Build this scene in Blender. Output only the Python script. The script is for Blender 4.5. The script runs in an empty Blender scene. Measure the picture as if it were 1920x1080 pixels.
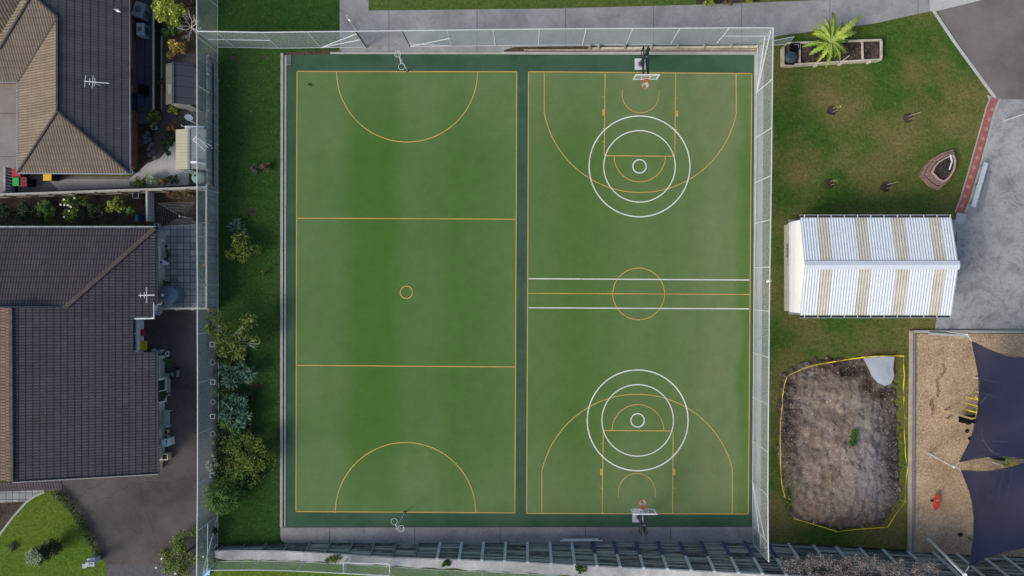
import bpy, math, random
from mathutils import Vector, noise
random.seed(7)
sc = bpy.context.scene
COL = sc.collection
# ground scale: 27.1 photo pixels per metre on the ground, camera 48.7 m up, looking straight down
S = 27.1; H = 48.7; CX, CY = 985.0, 530.0
def W(px, py, h=0.0):
    f = (H - h) / H
    return Vector(((px - CX) / S * f, (CY - py) / S * f, h))
U = random.uniform

# ------------------------------------------------------------------ mesh builder
class MB:
    def __init__(s): s.v = []; s.f = []
    def add(s, vs, fs):
        n = len(s.v); s.v += [tuple(p) for p in vs]; s.f += [tuple(i + n for i in f) for f in fs]; return s
    def box(s, c, size, rz=0.0):
        x, y, z = size[0] / 2, size[1] / 2, size[2] / 2
        ca, sa = math.cos(rz), math.sin(rz)
        vs = []
        for dz in (-z, z):
            for dx, dy in ((-x, -y), (x, -y), (x, y), (-x, y)):
                vs.append((c[0] + dx * ca - dy * sa, c[1] + dx * sa + dy * ca, c[2] + dz))
        return s.add(vs, [(3, 2, 1, 0), (4, 5, 6, 7), (0, 1, 5, 4), (1, 2, 6, 5), (2, 3, 7, 6), (3, 0, 4, 7)])
    def beam(s, p, q, w, h):
        p = Vector(p); q = Vector(q); d = (q - p).normalized()
        up = Vector((0, 0, 1)) if abs(d.z) < .95 else Vector((0, 1, 0))
        a = d.cross(up).normalized() * w / 2; b = a.cross(d).normalized() * h / 2
        vs = [p - a - b, p + a - b, p + a + b, p - a + b, q - a - b, q + a - b, q + a + b, q - a + b]
        return s.add(vs, [(0, 1, 2, 3), (7, 6, 5, 4), (0, 4, 5, 1), (1, 5, 6, 2), (2, 6, 7, 3), (3, 7, 4, 0)])
    def tube(s, pts, r, n=6, r2=None, closed=False):
        pts = [Vector(p) for p in pts]; m = len(pts); vs = []; fs = []
        for i, p in enumerate(pts):
            a = pts[(i - 1) % m] if (i > 0 or closed) else p
            b = pts[(i + 1) % m] if (i < m - 1 or closed) else p
            d = (b - a).normalized()
            up = Vector((0, 0, 1)) if abs(d.z) < .9 else Vector((1, 0, 0))
            x = d.cross(up).normalized(); y = x.cross(d)
            rr = r if r2 is None else r + (r2 - r) * i / (m - 1)
            for k in range(n):
                t = 2 * math.pi * k / n
                vs.append(p + x * math.cos(t) * rr + y * math.sin(t) * rr)
        for i in range(m if closed else m - 1):
            for k in range(n):
                a = i * n + k; b = i * n + (k + 1) % n; j = ((i + 1) % m) * n
                fs.append((a, b, j + (k + 1) % n, j + k))
        if not closed:
            fs.append(tuple(range(n))[::-1]); fs.append(tuple((m - 1) * n + k for k in range(n)))
        return s.add(vs, fs)
    def ring(s, c, R, r, n=20, m=6):
        return s.tube([(c[0] + R * math.cos(2 * math.pi * i / n), c[1] + R * math.sin(2 * math.pi * i / n), c[2]) for i in range(n)], r, m, closed=True)
    def prism(s, poly, z0, z1):
        n = len(poly)
        vs = [(p[0], p[1], z0) for p in poly] + [(p[0], p[1], z1) for p in poly]
        a = sum(poly[i][0] * poly[(i + 1) % n][1] - poly[(i + 1) % n][0] * poly[i][1] for i in range(n))
        fs = [tuple(range(n))[::-1], tuple(range(n, 2 * n))] + [(i, (i + 1) % n, n + (i + 1) % n, n + i) for i in range(n)]
        if a < 0: fs = [f[::-1] for f in fs]
        return s.add(vs, fs)
    def slab(s, poly, t):
        n = len(poly)
        a = sum(poly[i][0] * poly[(i + 1) % n][1] - poly[(i + 1) % n][0] * poly[i][1] for i in range(n))
        if a < 0: poly = poly[::-1]
        vs = [tuple(p) for p in poly] + [(p[0], p[1], p[2] - t) for p in poly]
        return s.add(vs, [tuple(range(n)), tuple(range(n, 2 * n))[::-1]] + [(i, n + i, n + (i + 1) % n, (i + 1) % n) for i in range(n)])
    def face(s, poly): return s.add(poly, [tuple(range(len(poly)))])
    def cyl(s, c, r, z0, z1, n=16, r2=None, dome=0.0):
        r2 = r if r2 is None else r2
        vs = []
        prof = [(r, z0), (r2, z1)]
        if dome: prof += [(r2 * .8, z1 + dome * .55), (r2 * .45, z1 + dome * .9), (r2 * .1, z1 + dome)]
        for rr, z in prof:
            vs += [(c[0] + rr * math.cos(2 * math.pi * i / n), c[1] + rr * math.sin(2 * math.pi * i / n), z) for i in range(n)]
        fs = [tuple(range(n))[::-1]]
        for j in range(len(prof) - 1):
            fs += [(j * n + i, j * n + (i + 1) % n, (j + 1) * n + (i + 1) % n, (j + 1) * n + i) for i in range(n)]
        fs.append(tuple((len(prof) - 1) * n + i for i in range(n)))
        return s.add(vs, fs)
    def ribbon(s, pts, w, z=None, closed=False):
        pts = [Vector(p) for p in pts]; m = len(pts); vs = []; fs = []
        for i, p in enumerate(pts):
            a = pts[(i - 1) % m] if (i > 0 or closed) else p
            b = pts[(i + 1) % m] if (i < m - 1 or closed) else p
            d = (b - a); d.z = 0; d.normalize(); nn = Vector((-d.y, d.x, 0)) * w / 2
            for q in (p - nn, p + nn): vs.append((q.x, q.y, q.z if z is None else z))
        for i in range(m if closed else m - 1):
            j = (i + 1) % m
            fs.append((2 * i, 2 * j, 2 * j + 1, 2 * i + 1))
        return s.add(vs, fs)
    def build(s, name, mat, parent=None, smooth=False, bevel=0.0):
        me = bpy.data.meshes.new(name)
        b = Vector((0, 0, 0))
        if parent is not None:
            p = parent
            while p is not None: b = b + Vector(p['_base']) if '_base' in p else b; p = p.parent
        me.from_pydata([(v[0] - b.x, v[1] - b.y, v[2] - b.z) for v in s.v], [], s.f)
        me.update()
        o = bpy.data.objects.new(name, me); COL.objects.link(o)
        if parent is not None: o.parent = parent
        me.materials.append(mat)
        if smooth:
            for p in me.polygons: p.use_smooth = True
        if bevel:
            m = o.modifiers.new('bevel', 'BEVEL'); m.width = bevel; m.segments = 2; m.limit_method = 'ANGLE'
        return o

def tag(o, label=None, cat=None, group=None, kind=None):
    if label: o['label'] = label
    if cat: o['category'] = cat
    if group: o['group'] = group
    if kind: o['kind'] = kind
    return o
BASES = []
def thing(name, label, cat, base=(0, 0, 0), group=None):
    o = bpy.data.objects.new(name, None); COL.objects.link(o)
    o.location = base; o['_base'] = tuple(base); o.empty_display_size = .3
    BASES.append(o)
    return tag(o, label, cat, group)
def struct(name, mb, mat, **k): return tag(mb.build(name, mat, **k), kind='structure')
def dup(root, loc, label=None, rz=0.0, scale=1.0):
    r = root.copy(); COL.objects.link(r); r.location = loc; r.rotation_euler = (0, 0, rz); r.scale = (scale,) * 3
    if label: r['label'] = label
    for ch in list(root.children):
        c = ch.copy(); COL.objects.link(c); c.parent = r
        for g in ch.children:
            d = g.copy(); COL.objects.link(d); d.parent = c
    return r

# ------------------------------------------------------------------ materials
MATS = {}
class NT:
    def __init__(s, name):
        s.m = bpy.data.materials.new(name); s.m.use_nodes = True
        s.t = s.m.node_tree; s.b = s.t.nodes['Principled BSDF']; s.out = s.t.nodes['Material Output']
        s.g = s.t.nodes.new('ShaderNodeNewGeometry')
    def n(s, typ, **k):
        x = s.t.nodes.new(typ)
        for a, v in k.items(): setattr(x, a, v)
        return x
    def l(s, a, b): s.t.links.new(a, b)
    def inp(s, sock, v):
        if hasattr(v, 'is_output'): s.l(v, sock)
        else: sock.default_value = v
    def noise(s, scale, detail=4, rough=.55, stretch=None, vec=None, dist=0.0):
        v = vec or s.g.outputs['Position']
        if stretch:
            m = s.n('ShaderNodeMapping'); m.inputs['Scale'].default_value = stretch; s.l(v, m.inputs[0]); v = m.outputs[0]
        x = s.n('ShaderNodeTexNoise'); s.l(v, x.inputs['Vector'])
        x.inputs['Scale'].default_value = scale; x.inputs['Detail'].default_value = detail; x.inputs['Roughness'].default_value = rough
        x.inputs['Distortion'].default_value = dist
        return x.outputs['Fac']
    def vor(s, scale, feat='F1', out='Distance'):
        x = s.n('ShaderNodeTexVoronoi'); x.feature = feat; s.l(s.g.outputs['Position'], x.inputs['Vector']); x.inputs['Scale'].default_value = scale
        return x.outputs[out]
    def ramp(s, fac, stops, interp='LINEAR'):
        r = s.n('ShaderNodeValToRGB'); r.color_ramp.interpolation = interp
        e = r.color_ramp.elements
        while len(e) < len(stops): e.new(.5)
        for i, (p, c) in enumerate(stops):
            e[i].position = p; e[i].color = (c[0], c[1], c[2], 1) if hasattr(c, '__len__') else (c, c, c, 1)
        s.l(fac, r.inputs[0]); return r.outputs[0]
    def mix(s, fac, a, b, mode='MIX'):
        x = s.n('ShaderNodeMix'); x.data_type = 'RGBA'; x.blend_type = mode
        s.inp(x.inputs[0], fac)
        for sock, v in ((x.inputs[6], a), (x.inputs[7], b)):
            if hasattr(v, 'is_output'): s.l(v, sock)
            else: sock.default_value = (v[0], v[1], v[2], 1) if hasattr(v, '__len__') else (v, v, v, 1)
        return x.outputs[2]
    def math(s, op, a, b=0.0, c=None):
        x = s.n('ShaderNodeMath', operation=op); s.inp(x.inputs[0], a); s.inp(x.inputs[1], b)
        if c is not None: s.inp(x.inputs[2], c)
        return x.outputs[0]
    def sep(s):
        x = s.n('ShaderNodeSeparateXYZ'); s.l(s.g.outputs['Position'], x.inputs[0]); return x.outputs
    def bump(s, h, strength=.3, dist=.02):
        x = s.n('ShaderNodeBump'); x.inputs['Strength'].default_value = strength; x.inputs['Distance'].default_value = dist
        s.l(h, x.inputs['Height']); s.l(x.outputs[0], s.b.inputs['Normal'])
    def done(s, col, rough=.8, metal=0.0, spec=.3):
        if hasattr(col, 'is_output'): s.l(col, s.b.inputs['Base Color'])
        else: s.b.inputs['Base Color'].default_value = (*col, 1)
        s.b.inputs['Roughness'].default_value = rough; s.b.inputs['Metallic'].default_value = metal
        s.b.inputs['Specular IOR Level'].default_value = spec
        return s.m

def plain(name, col, rough=.7, var=.25, scale=6, metal=0.0, bump=.15):
    if name in MATS: return MATS[name]
    t = NT(name); n = t.noise(scale, 5, .65)
    c = t.mix(t.ramp(n, [(.3, 0), (.7, 1)]), [x * (1 - var) for x in col], [min(1, x * (1 + var)) for x in col])
    if bump: t.bump(t.noise(scale * 6, 3), bump, .01)
    MATS[name] = t.done(c, rough, metal); return MATS[name]

def blotch(name, a, b, c=None, big=.15, fine=9, fineamt=.35, rough=.9, stretch=None, bump=.4, bd=.03, speck=None, cracks=False):
    t = NT(name)
    n = t.noise(big, 6, .62, stretch)
    stops = [(.36, a), (.64, b)] if c is None else [(.33, a), (.5, b), (.67, c)]
    col = t.ramp(n, stops)
    f = t.noise(fine, 6, .75)
    k = t.ramp(f, [(.3, 1 - fineamt), (.7, 1 + fineamt)])
    col = t.mix(1.0, col, k, 'MULTIPLY')
    if cracks:
        cr = t.n('ShaderNodeTexVoronoi'); cr.feature = 'DISTANCE_TO_EDGE'; cr.inputs['Scale'].default_value = .22
        mpn = t.n('ShaderNodeVectorMath'); mpn.operation = 'ADD'; nz = t.n('ShaderNodeTexNoise'); t.l(t.g.outputs['Position'], nz.inputs['Vector']); nz.inputs['Scale'].default_value = .8; nz.inputs['Detail'].default_value = 6
        t.l(t.g.outputs['Position'], mpn.inputs[0]); t.l(nz.outputs['Color'], mpn.inputs[1]); t.l(mpn.outputs[0], cr.inputs['Vector'])
        col = t.mix(t.ramp(cr.outputs['Distance'], [(0, .5), (.006, 0)]), col, (.03, .028, .027))
        col = t.mix(t.ramp(t.noise(.55, 3, .5), [(.66, 0), (.72, .35)]), col, [q * .55 for q in a])
    if speck:
        sp = t.ramp(t.noise(speck[0], 2, .5), [(speck[1], 0), (speck[1] + .04, 1)])
        col = t.mix(sp, col, speck[2])
    t.bump(f, bump, bd)
    return t.done(col, rough, spec=.15)

def grass(name, a, b, dry=None, dryamt=.5):
    t = NT(name)
    n1 = t.noise(.22, 5, .6); n2 = t.noise(1.7, 6, .7); n3 = t.noise(11, 5, .8)
    col = t.mix(t.ramp(n2, [(.3, 0), (.7, 1)]), a, b)
    if dry: col = t.mix(t.math('MULTIPLY', t.ramp(n1, [(.40, 0), (.64, 1)]), dryamt), col, dry)
    n4 = t.noise(4.2, 4, .75)
    col = t.mix(1.0, col, t.ramp(n4, [(.3, .68), (.7, 1.32)]), 'MULTIPLY')
    col = t.mix(1.0, col, t.ramp(n3, [(.25, .45), (.75, 1.5)]), 'MULTIPLY')
    t.bump(t.math('ADD', n3, n4), 1.0, .08)
    return t.done(col, .95, spec=.1)

def concrete(name, a, b, stain=.5, joints=None, fine=7, veins=False):
    t = NT(name)
    n = t.noise(.45, 7, .7, dist=.4); f = t.noise(fine, 6, .75)
    col = t.ramp(n, [(.3, a), (.7, b)])
    col = t.mix(1.0, col, t.ramp(f, [(.3, .86), (.7, 1.1)]), 'MULTIPLY')
    st = t.ramp(t.noise(1.6, 7, .75, dist=.8), [(.55, 0), (.75, stain)])
    col = t.mix(st, col, [x * .55 for x in a])
    if veins:
        vn = t.math('ABSOLUTE', t.math('SUBTRACT', t.noise(.5, 6, .75, dist=.5), .5))
        col = t.mix(t.ramp(vn, [(.0, .5), (.07, 0)]), col, [min(1, q * 1.15) for q in b])
    if joints:
        x, y, z = t.sep()
        for ax, per, ph in joints:
            v = (x, y)[ax]
            fr = t.math('FRACT', t.math('ADD', t.math('DIVIDE', v, per), ph))
            col = t.mix(t.math('LESS_THAN', fr, .045 / per), col, [c * .55 for c in a])
    t.bump(f, .25, .01)
    return t.done(col, .88, spec=.2)

def leafmat(name, a, b, c=None, trans=.0, var=.5):
    t = NT(name)
    r = t.g.outputs['Random Per Island']
    stops = [(0, a), (1, b)] if c is None else [(0, a), (.6, b), (1, c)]
    col = t.ramp(r, stops)
    col = t.mix(1.0, col, t.ramp(t.noise(2.2, 3), [(.3, 1 - var), (.7, 1 + var)]), 'MULTIPLY')
    return t.done(col, .6, spec=.25)

def roofmat(name, col, dark, slope_axis, course, rib, cs=.6, rs=.4, bump=.5, mossy=None, stag=.5, rnd=.16):
    """tile courses step along slope_axis (0 = x, 1 = y); ribs run across it"""
    t = NT(name); xyz = t.sep()
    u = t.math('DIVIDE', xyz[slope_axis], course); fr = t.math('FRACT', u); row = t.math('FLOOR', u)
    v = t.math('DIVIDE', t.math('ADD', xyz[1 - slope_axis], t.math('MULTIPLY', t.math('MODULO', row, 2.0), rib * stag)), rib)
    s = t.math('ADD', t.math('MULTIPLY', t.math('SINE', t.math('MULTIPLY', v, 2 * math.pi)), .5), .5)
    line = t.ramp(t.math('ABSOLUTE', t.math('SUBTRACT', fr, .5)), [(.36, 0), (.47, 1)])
    c0 = t.mix(t.ramp(t.noise(.8, 6, .7), [(.3, 0), (.7, 1)]), [x * .86 for x in col], [x * 1.12 for x in col])
    wn = t.n('ShaderNodeTexWhiteNoise'); wn.noise_dimensions = '2D'
    cv = t.n('ShaderNodeCombineXYZ'); t.l(row, cv.inputs[0]); t.l(t.math('FLOOR', v), cv.inputs[1]); t.l(cv.outputs[0], wn.inputs['Vector'])
    c0 = t.mix(1.0, c0, t.ramp(wn.outputs['Value'], [(0, 1 - rnd), (1, 1 + rnd)]), 'MULTIPLY')
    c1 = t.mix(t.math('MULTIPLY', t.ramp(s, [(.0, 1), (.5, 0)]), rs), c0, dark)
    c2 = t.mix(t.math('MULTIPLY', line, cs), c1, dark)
    c2 = t.mix(t.ramp(t.noise(3.1, 5, .8), [(.60, 0), (.72, .6)]), c2, [q * 1.7 + .02 for q in col])
    c2 = t.mix(1.0, c2, t.ramp(t.noise(.5, 4, .6, stretch=(.4, 2.2, 1) if slope_axis == 0 else (2.2, .4, 1)), [(.3, .84), (.7, 1.14)]), 'MULTIPLY')
    if mossy: c2 = t.mix(t.ramp(t.noise(.5, 7, .75), [(.55, 0), (.8, .6)]), c2, mossy)
    t.bump(t.math('ADD', t.math('MULTIPLY', s, .5), fr), bump, .05)
    return t.done(c2, .75, spec=.25)

def meshmat(name, col, period=.055, cover=.2):
    t = NT(name); x, y, z = t.sep()
    s = t.math('ADD', x, y)
    a = t.math('FRACT', t.math('DIVIDE', t.math('ADD', s, z), period)); b = t.math('FRACT', t.math('DIVIDE', t.math('SUBTRACT', s, z), period))
    m = t.math('MAXIMUM', t.math('LESS_THAN', a, cover), t.math('LESS_THAN', b, cover))
    t.done(col, .5, 0.3)
    tr = t.n('ShaderNodeBsdfTransparent'); mx = t.n('ShaderNodeMixShader')
    t.l(m, mx.inputs[0]); t.l(tr.outputs[0], mx.inputs[1]); t.l(t.b.outputs[0], mx.inputs[2]); t.l(mx.outputs[0], t.out.inputs[0])
    return t.m

# court surface: worn acrylic with long soft streaks along the court
def courtmat(name, fresh, worn, dusty=None, bands=None, xr=(0, 1)):
    t = NT(name)
    f = t.noise(16, 4, .8); m = t.noise(1.1, 6, .65)
    if bands:
        x, y, z = t.sep()
        xx = t.math('ADD', x, t.math('MULTIPLY', t.math('SUBTRACT', t.noise(.25, 3, .5), .5), 2.2))
        u = t.n('ShaderNodeMapRange'); t.l(xx, u.inputs[0]); u.inputs[1].default_value = xr[0]; u.inputs[2].default_value = xr[1]
        w = t.ramp(u.outputs[0], bands)
        ye = t.ramp(t.math('ABSOLUTE', t.math('DIVIDE', t.math('ADD', y, .8), 15.5)), [(.62, 0), (.95, .55)])
        w = t.math('MINIMUM', t.math('ADD', w, ye), 1.0)
        w = t.math('MULTIPLY', w, t.ramp(t.noise(.3, 4, .6, stretch=(1.3, .6, 1)), [(.3, .75), (.7, 1.2)]))
        if dusty: col = t.ramp(t.math('MULTIPLY', w, .5), [(0, fresh), (.45, worn), (1, dusty)])
        else: col = t.ramp(w, [(0, fresh), (1, worn)])
        scr = t.ramp(t.noise(5, 4, .7, stretch=(.35, 6, 1)), [(.66, 0), (.8, .22)])
        col = t.mix(scr, col, [q * 1.5 + .03 for q in worn])
    else:
        col = t.ramp(t.noise(.35, 5, .6), [(.36, fresh), (.64, worn)])
    col = t.mix(1.0, col, t.ramp(m, [(.3, .93), (.7, 1.07)]), 'MULTIPLY')
    col = t.mix(1.0, col, t.ramp(f, [(.3, .88), (.7, 1.12)]), 'MULTIPLY')
    col = t.mix(t.ramp(t.vor(1.3), [(.018, .5), (.03, 0)]), col, (.03, .06, .03))
    t.bump(f, .3, .008)
    return t.done(col, .85, spec=.2)

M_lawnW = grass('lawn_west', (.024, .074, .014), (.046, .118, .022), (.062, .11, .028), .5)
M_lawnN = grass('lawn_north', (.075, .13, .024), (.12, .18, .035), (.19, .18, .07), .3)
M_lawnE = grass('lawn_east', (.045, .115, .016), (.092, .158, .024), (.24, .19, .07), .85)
M_lawnS = grass('lawn_south', (.065, .14, .014), (.115, .20, .022), (.17, .19, .03), .5)
M_pathN = concrete('path_concrete', (.23, .23, .23), (.40, .40, .39), .6, joints=[(0, 6.1, .55)])
M_pathL = concrete('pale_concrete', (.44, .44, .42), (.58, .57, .55), .3)
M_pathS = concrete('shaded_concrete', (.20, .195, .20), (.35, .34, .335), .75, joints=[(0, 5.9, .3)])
M_asph = blotch('asphalt', (.14, .128, .12), (.21, .19, .175), big=.3, fine=14, fineamt=.18, bump=.3, bd=.01)
M_drive = blotch('driveway_asphalt', (.062, .058, .057), (.122, .112, .103), cracks=True, big=.25, fine=16, fineamt=.2, bump=.3, bd=.01)
M_yard = concrete('marbled_concrete', (.18, .18, .18), (.40, .40, .395), .9, veins=True)
M_kerb = concrete('kerb_concrete', (.33, .33, .30), (.46, .46, .42), .5)
M_border = courtmat('court_border', (.032, .085, .046), (.056, .112, .068))
M_courtL = courtmat('court_green_left', (.057, .142, .020), (.112, .188, .064), bands=[(0, .95), (.18, .75), (.27, .12), (.42, .05), (.5, .55), (.6, .6), (.72, .25), (.86, .45), (1, .8)], xr=(-15.8, -.6))
M_courtR = courtmat('court_green_right', (.078, .160, .032), (.140, .196, .080), (.245, .235, .130), bands=[(0, .35), (.1, .25), (.2, .0), (.34, .2), (.48, .5), (.6, .4), (.74, .7), (.82, 1), (.93, .75), (.965, .1), (1, .1)], xr=(.2, 15.6))
def paint(name, col, under):
    t = NT(name); c = t.mix(t.ramp(t.noise(.5, 5, .7), [(.3, 0), (.7, 1)]), [q * .82 for q in col], col)
    c = t.mix(t.ramp(t.noise(9, 5, .8), [(.56, 0), (.72, .75)]), c, under)
    c = t.mix(t.ramp(t.noise(.35, 3, .6), [(.5, 0), (.75, .35)]), c, under)
    return t.done(c, .75)
M_yel = paint('ochre_paint', (.60, .37, .10), (.11, .15, .05))
M_wht = paint('white_paint', (.76, .80, .74), (.20, .26, .15))
M_galv = plain('galvanised_steel', (.60, .64, .65), .5, .08, 5, .1, 0)
M_galvd = plain('weathered_steel', (.26, .29, .31), .5, .2, 5, .3, 0)
M_mesh = meshmat('chain_link', (.55, .62, .64), .055, .22)
M_soil = blotch('soil', (.035, .027, .02), (.09, .07, .052), big=1, fine=9, fineamt=.6, bump=.9, bd=.06)
M_brownsoil = blotch('brown_ground', (.06, .042, .028), (.11, .08, .05), big=1, fine=9, fineamt=.6, bump=.9, bd=.06)
M_timber = plain('timber', (.34, .29, .22), .85, .35, 3)
M_cream = plain('cream_timber', (.52, .47, .36), .8, .3, 3)
M_palewood = plain('weathered_paling', (.21, .235, .245), .9, .45, 4)
M_white = plain('white_enamel', (.80, .81, .82), .5, .06, 4)
M_black = plain('black_plastic', (.012, .012, .014), .5, .2, 4)
M_dark = plain('dark_paint', (.022, .028, .032), .5, .3, 4)
M_glass = plain('window_glass', (.03, .05, .075), .12, .2, 2, 0, 0)
# ================================================================== the ground
def sheet(name, pts, mat, z): return struct(name, MB().prism([W(*p) for p in pts], z - .06 if z > .07 else -.05, z), mat)
def ground(name, pts, mat, z):
    mb = MB(); poly = [W(*p) for p in pts]
    n = len(poly); a = sum(poly[i][0] * poly[(i + 1) % n][1] - poly[(i + 1) % n][0] * poly[i][1] for i in range(n))
    if a < 0: poly = poly[::-1]
    mb.face([(p[0], p[1], z) for p in poly]); return struct(name, mb, mat)
struct('ground', MB().face([(-400, -400, 0), (400, -400, 0), (400, 400, 0), (-400, 400, 0)]), M_lawnE)
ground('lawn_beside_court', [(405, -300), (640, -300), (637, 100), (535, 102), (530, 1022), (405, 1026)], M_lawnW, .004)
ground('lawn_north', [(691, -300), (1700, -300), (1700, -8), (1340, 6), (1040, 16), (691, 20)], M_lawnN, .004)
ground('path', [(637, -300), (691, -300), (691, 20), (1040, 16), (1340, 8), (1742, -8), (1744, 21), (1640, 44), (1460, 67), (1418, 84), (1418, 98), (637, 98)], M_pathN, .008)
ground('garden_bed', [(1305, -60), (1425, -60), (1425, 3), (1345, 7), (1305, 8)], M_soil, .010)
ground('pale_pavement', [(1742, -300), (1742, -8), (1744, 21), (1757, 21), (1830, 3), (1990, -40), (1990, -300)], M_pathL, .012)
ground('asphalt_yard', [(1757, 22), (1830, 4), (1990, -39), (2600, -120), (2600, 190), (1868, 186)], M_asph, .008)
ground('concrete_yard', [(1868, 186), (2600, 190), (2600, 622), (1753, 618), (1757, 588), (1790, 560), (1795, 410), (1812, 400), (1835, 320)], M_yard, .008)
struct('kerb', MB().ribbon([W(1750, 20), W(1790, 80), W(1832, 138), W(1866, 184)], .22, .014), M_pathL)
ground('playing_court', [(537, 100), (1416, 103), (1411, 990), (535, 988)], M_border, .012)
L = [(557, 134), (969, 134.5), (965.5, 961.5), (555, 959)]
R = [(991, 134.5), (1409.5, 138), (1403, 963.5), (987.5, 962.5)]
ground('court_surface', L, M_courtL, .016)
ground('court_surface', R, M_courtR, .016)

# ---- painted markings
def line(mb, pts, w=.068, closed=False): mb.ribbon([W(*p) for p in pts], w, None, closed)
def arc(c, r, a0, a1, n=40, ry=None):
    return [(c[0] + r * math.cos(math.radians(a0 + (a1 - a0) * i / n)), c[1] + (ry or r) * math.sin(math.radians(a0 + (a1 - a0) * i / n))) for i in range(n + 1)]
y = MB()
for Q in (L, R):
    for i in range(4): line(y, [Q[i], Q[(i + 1) % 4]])
def lift(mb, z): mb.v = [(v[0], v[1], z) for v in mb.v]; return mb
struct('yellow_court_lines', lift(y, .020), M_yel)
y = MB()
line(y, [(556.5, 409), (968, 411)]); line(y, [(556, 685), (966, 688)])
line(y, [(990, 550), (1405, 552)], .06)
struct('yellow_court_lines', lift(y, .0225), M_yel)
y = MB()
line(y, arc((763.5, 134.5), 132, 0, 180, 48)); line(y, arc((760.5, 961), 131.5, 180, 360, 48))
line(y, arc((762, 548), 11.5, 0, 352.5, 47), closed=True)
line(y, arc((1197.5, 551), 48.5, 0, 352.5, 47), .065, True)
a = 10.5
line(y, [(1020.5, 136)] + arc((1200.5, 178), 183, 180 - a, a, 60) + [(1380, 138)], .065)
line(y, [(1016, 961)] + arc((1195, 922), 183, 180 + a + 1.5, 360 - a - 3, 60) + [(1372.5, 963)], .065)
line(y, [(1134.5, 136), (1133, 293)], .07); line(y, [(1267, 137), (1265, 293)], .07); line(y, [(1133, 292), (1265.5, 293)], .07)
line(y, [(1129, 962), (1131, 807)], .07); line(y, [(1261, 963), (1262, 807)], .07); line(y, [(1130, 807), (1262.5, 808)], .07)
lift(y, .025)
struct('yellow_court_lines', y, M_yel)
y = MB()
line(y, arc((1199.5, 293), 48, 0, 180), .06); line(y, [(1166.5, 168)] + arc((1201, 177), 34.5, 180, 0) + [(1236, 168)], .055)
line(y, arc((1196, 807), 48.5, 180, 360), .06); line(y, [(1159.5, 932)] + arc((1194, 922), 34.5, 180, 360) + [(1228.5, 932)], .055)
for px, py in ((1131.5, 211), (1269, 213), (1127.5, 885), (1264, 885)): line(y, [(px, py - 6), (px, py + 6)], .17)
for py in (182, 241, 266):
    line(y, [(1129.5, py), (1133, py)], .05); line(y, [(1266.5, py + 2), (1270.5, py + 2)], .05)
for py in (915, 856, 831):
    line(y, [(1126, py), (1130, py)], .05); line(y, [(1262.5, py), (1266, py)], .05)
struct('yellow_court_lines', lift(y, .0275), M_yel)
w = MB()
for c in ((1199, 312), (1195.5, 788)):
    for r, ww in ((94.5, .085), (67, .075), (12.5, .08)): line(w, arc(c, r, 0, 355, 71), ww, True)
line(w, [(991, 522.5), (1404.5, 525)], .075); line(w, [(991, 577), (1404, 579)], .075)
struct('white_court_lines', lift(w, .030), M_wht)

# ---- kerbs round the court, paths
k = MB(); k.prism([W(527, 100), W(532, 100), W(530.5, 988), W(526, 988)], 0, .10); k.prism([W(534, 104), W(537.5, 104), W(535.5, 987), W(533, 987)], 0, .05)
struct('court_kerb', k, M_kerb)
ground('court_channel', [(532, 100), (534, 104), (533, 987), (530.5, 988)], M_dark, .014)
k = MB(); k.prism([W(620, 98), W(1416, 97), W(1416, 103), W(620, 101.5)], 0, .07)
struct('court_kerb', k, M_kerb)
k = MB().prism([W(1414, 103), W(1418, 84), W(1421, 84), W(1415, 990), W(1411, 990)], 0, .05); struct('court_kerb', k, M_kerb)
ground('path', [(1421, 84), (1432, 84), (1426, 990), (1415, 990)], M_pathL, .008)
k = MB().prism([W(526, 989), W(1412, 988), W(1413, 1018), W(535, 1018), W(528, 1014), W(526, 1006)], 0, .03)
struct('path', k, M_pathS)
ground('bark_strip', [(537, 98), (600, 95), (640, 94), (640, 99), (620, 102), (537, 104)], M_brownsoil, .013)
ground('bark_strip', [(945, 94), (965, 88), (1418, 84), (1418, 97), (945, 97)], M_brownsoil, .013)

# drain grate
t = thing('drain_grate', 'dark slotted drain grate at the court corner by the lawn', 'drain grate', W(541, 112))
MB().prism([W(536, 102), W(547, 102), W(547, 123), W(536, 123)], .013, .03).build('frame', M_dark, t)
g = MB()
for i in range(11): g.box(W(541.5, 103.5 + i * 1.8, .04), (.34, .028, .02))
g.build('grille', M_galvd, t)

# ================================================================== chain link fences
def chain_fence(label, pts, h, posts, skip=(), midrails=(), braces=(), group='tall chain link fences around the courts', r=.034, zs=None, dark=()):
    """pts: base pixel points of posts, in order; h height"""
    zs = zs or [0] * len(pts)
    t = thing('chain_link_fence', label, 'fence', W(*pts[0], zs[0]), group)
    B = [W(p[0], p[1], z) for p, z in zip(pts, zs)]
    up = Vector((0, 0, h))
    for i, b in enumerate(B):
        if i in posts:
            MB().tube([b, b + up], r, 8).build('post', M_dark if i in dark else M_galv, t)
    MB().tube([b + up for b in B], r * 1.1, 8).build('top_rail', M_galv, t)
    br = MB(); pm = MB(); n_run = 0
    for i in range(len(B) - 1):
        if i in skip:
            br.build('bottom_rail', M_galv, t); pm.build('wire_mesh', M_mesh, t); br = MB(); pm = MB(); continue
        br.tube([B[i] + Vector((0, 0, .08)), B[i + 1] + Vector((0, 0, .08))], r * .6, 6)
        pm.face([B[i] + Vector((0, 0, .05)), B[i + 1] + Vector((0, 0, .05)), B[i + 1] + up, B[i] + up])
        if i in midrails: MB().tube([B[i] + up * .52, B[i + 1] + up * .52], r * .8, 6).build('mid_rail', M_galv, t)
    br.build('bottom_rail', M_galv, t); pm.build('wire_mesh', M_mesh, t)
    for i, j, za, zb in braces:
        MB().tube([B[i] + Vector((0, 0, za)), B[j] + Vector((0, 0, zb))], r, 6).build('brace', M_galv, t)
    return t
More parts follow.
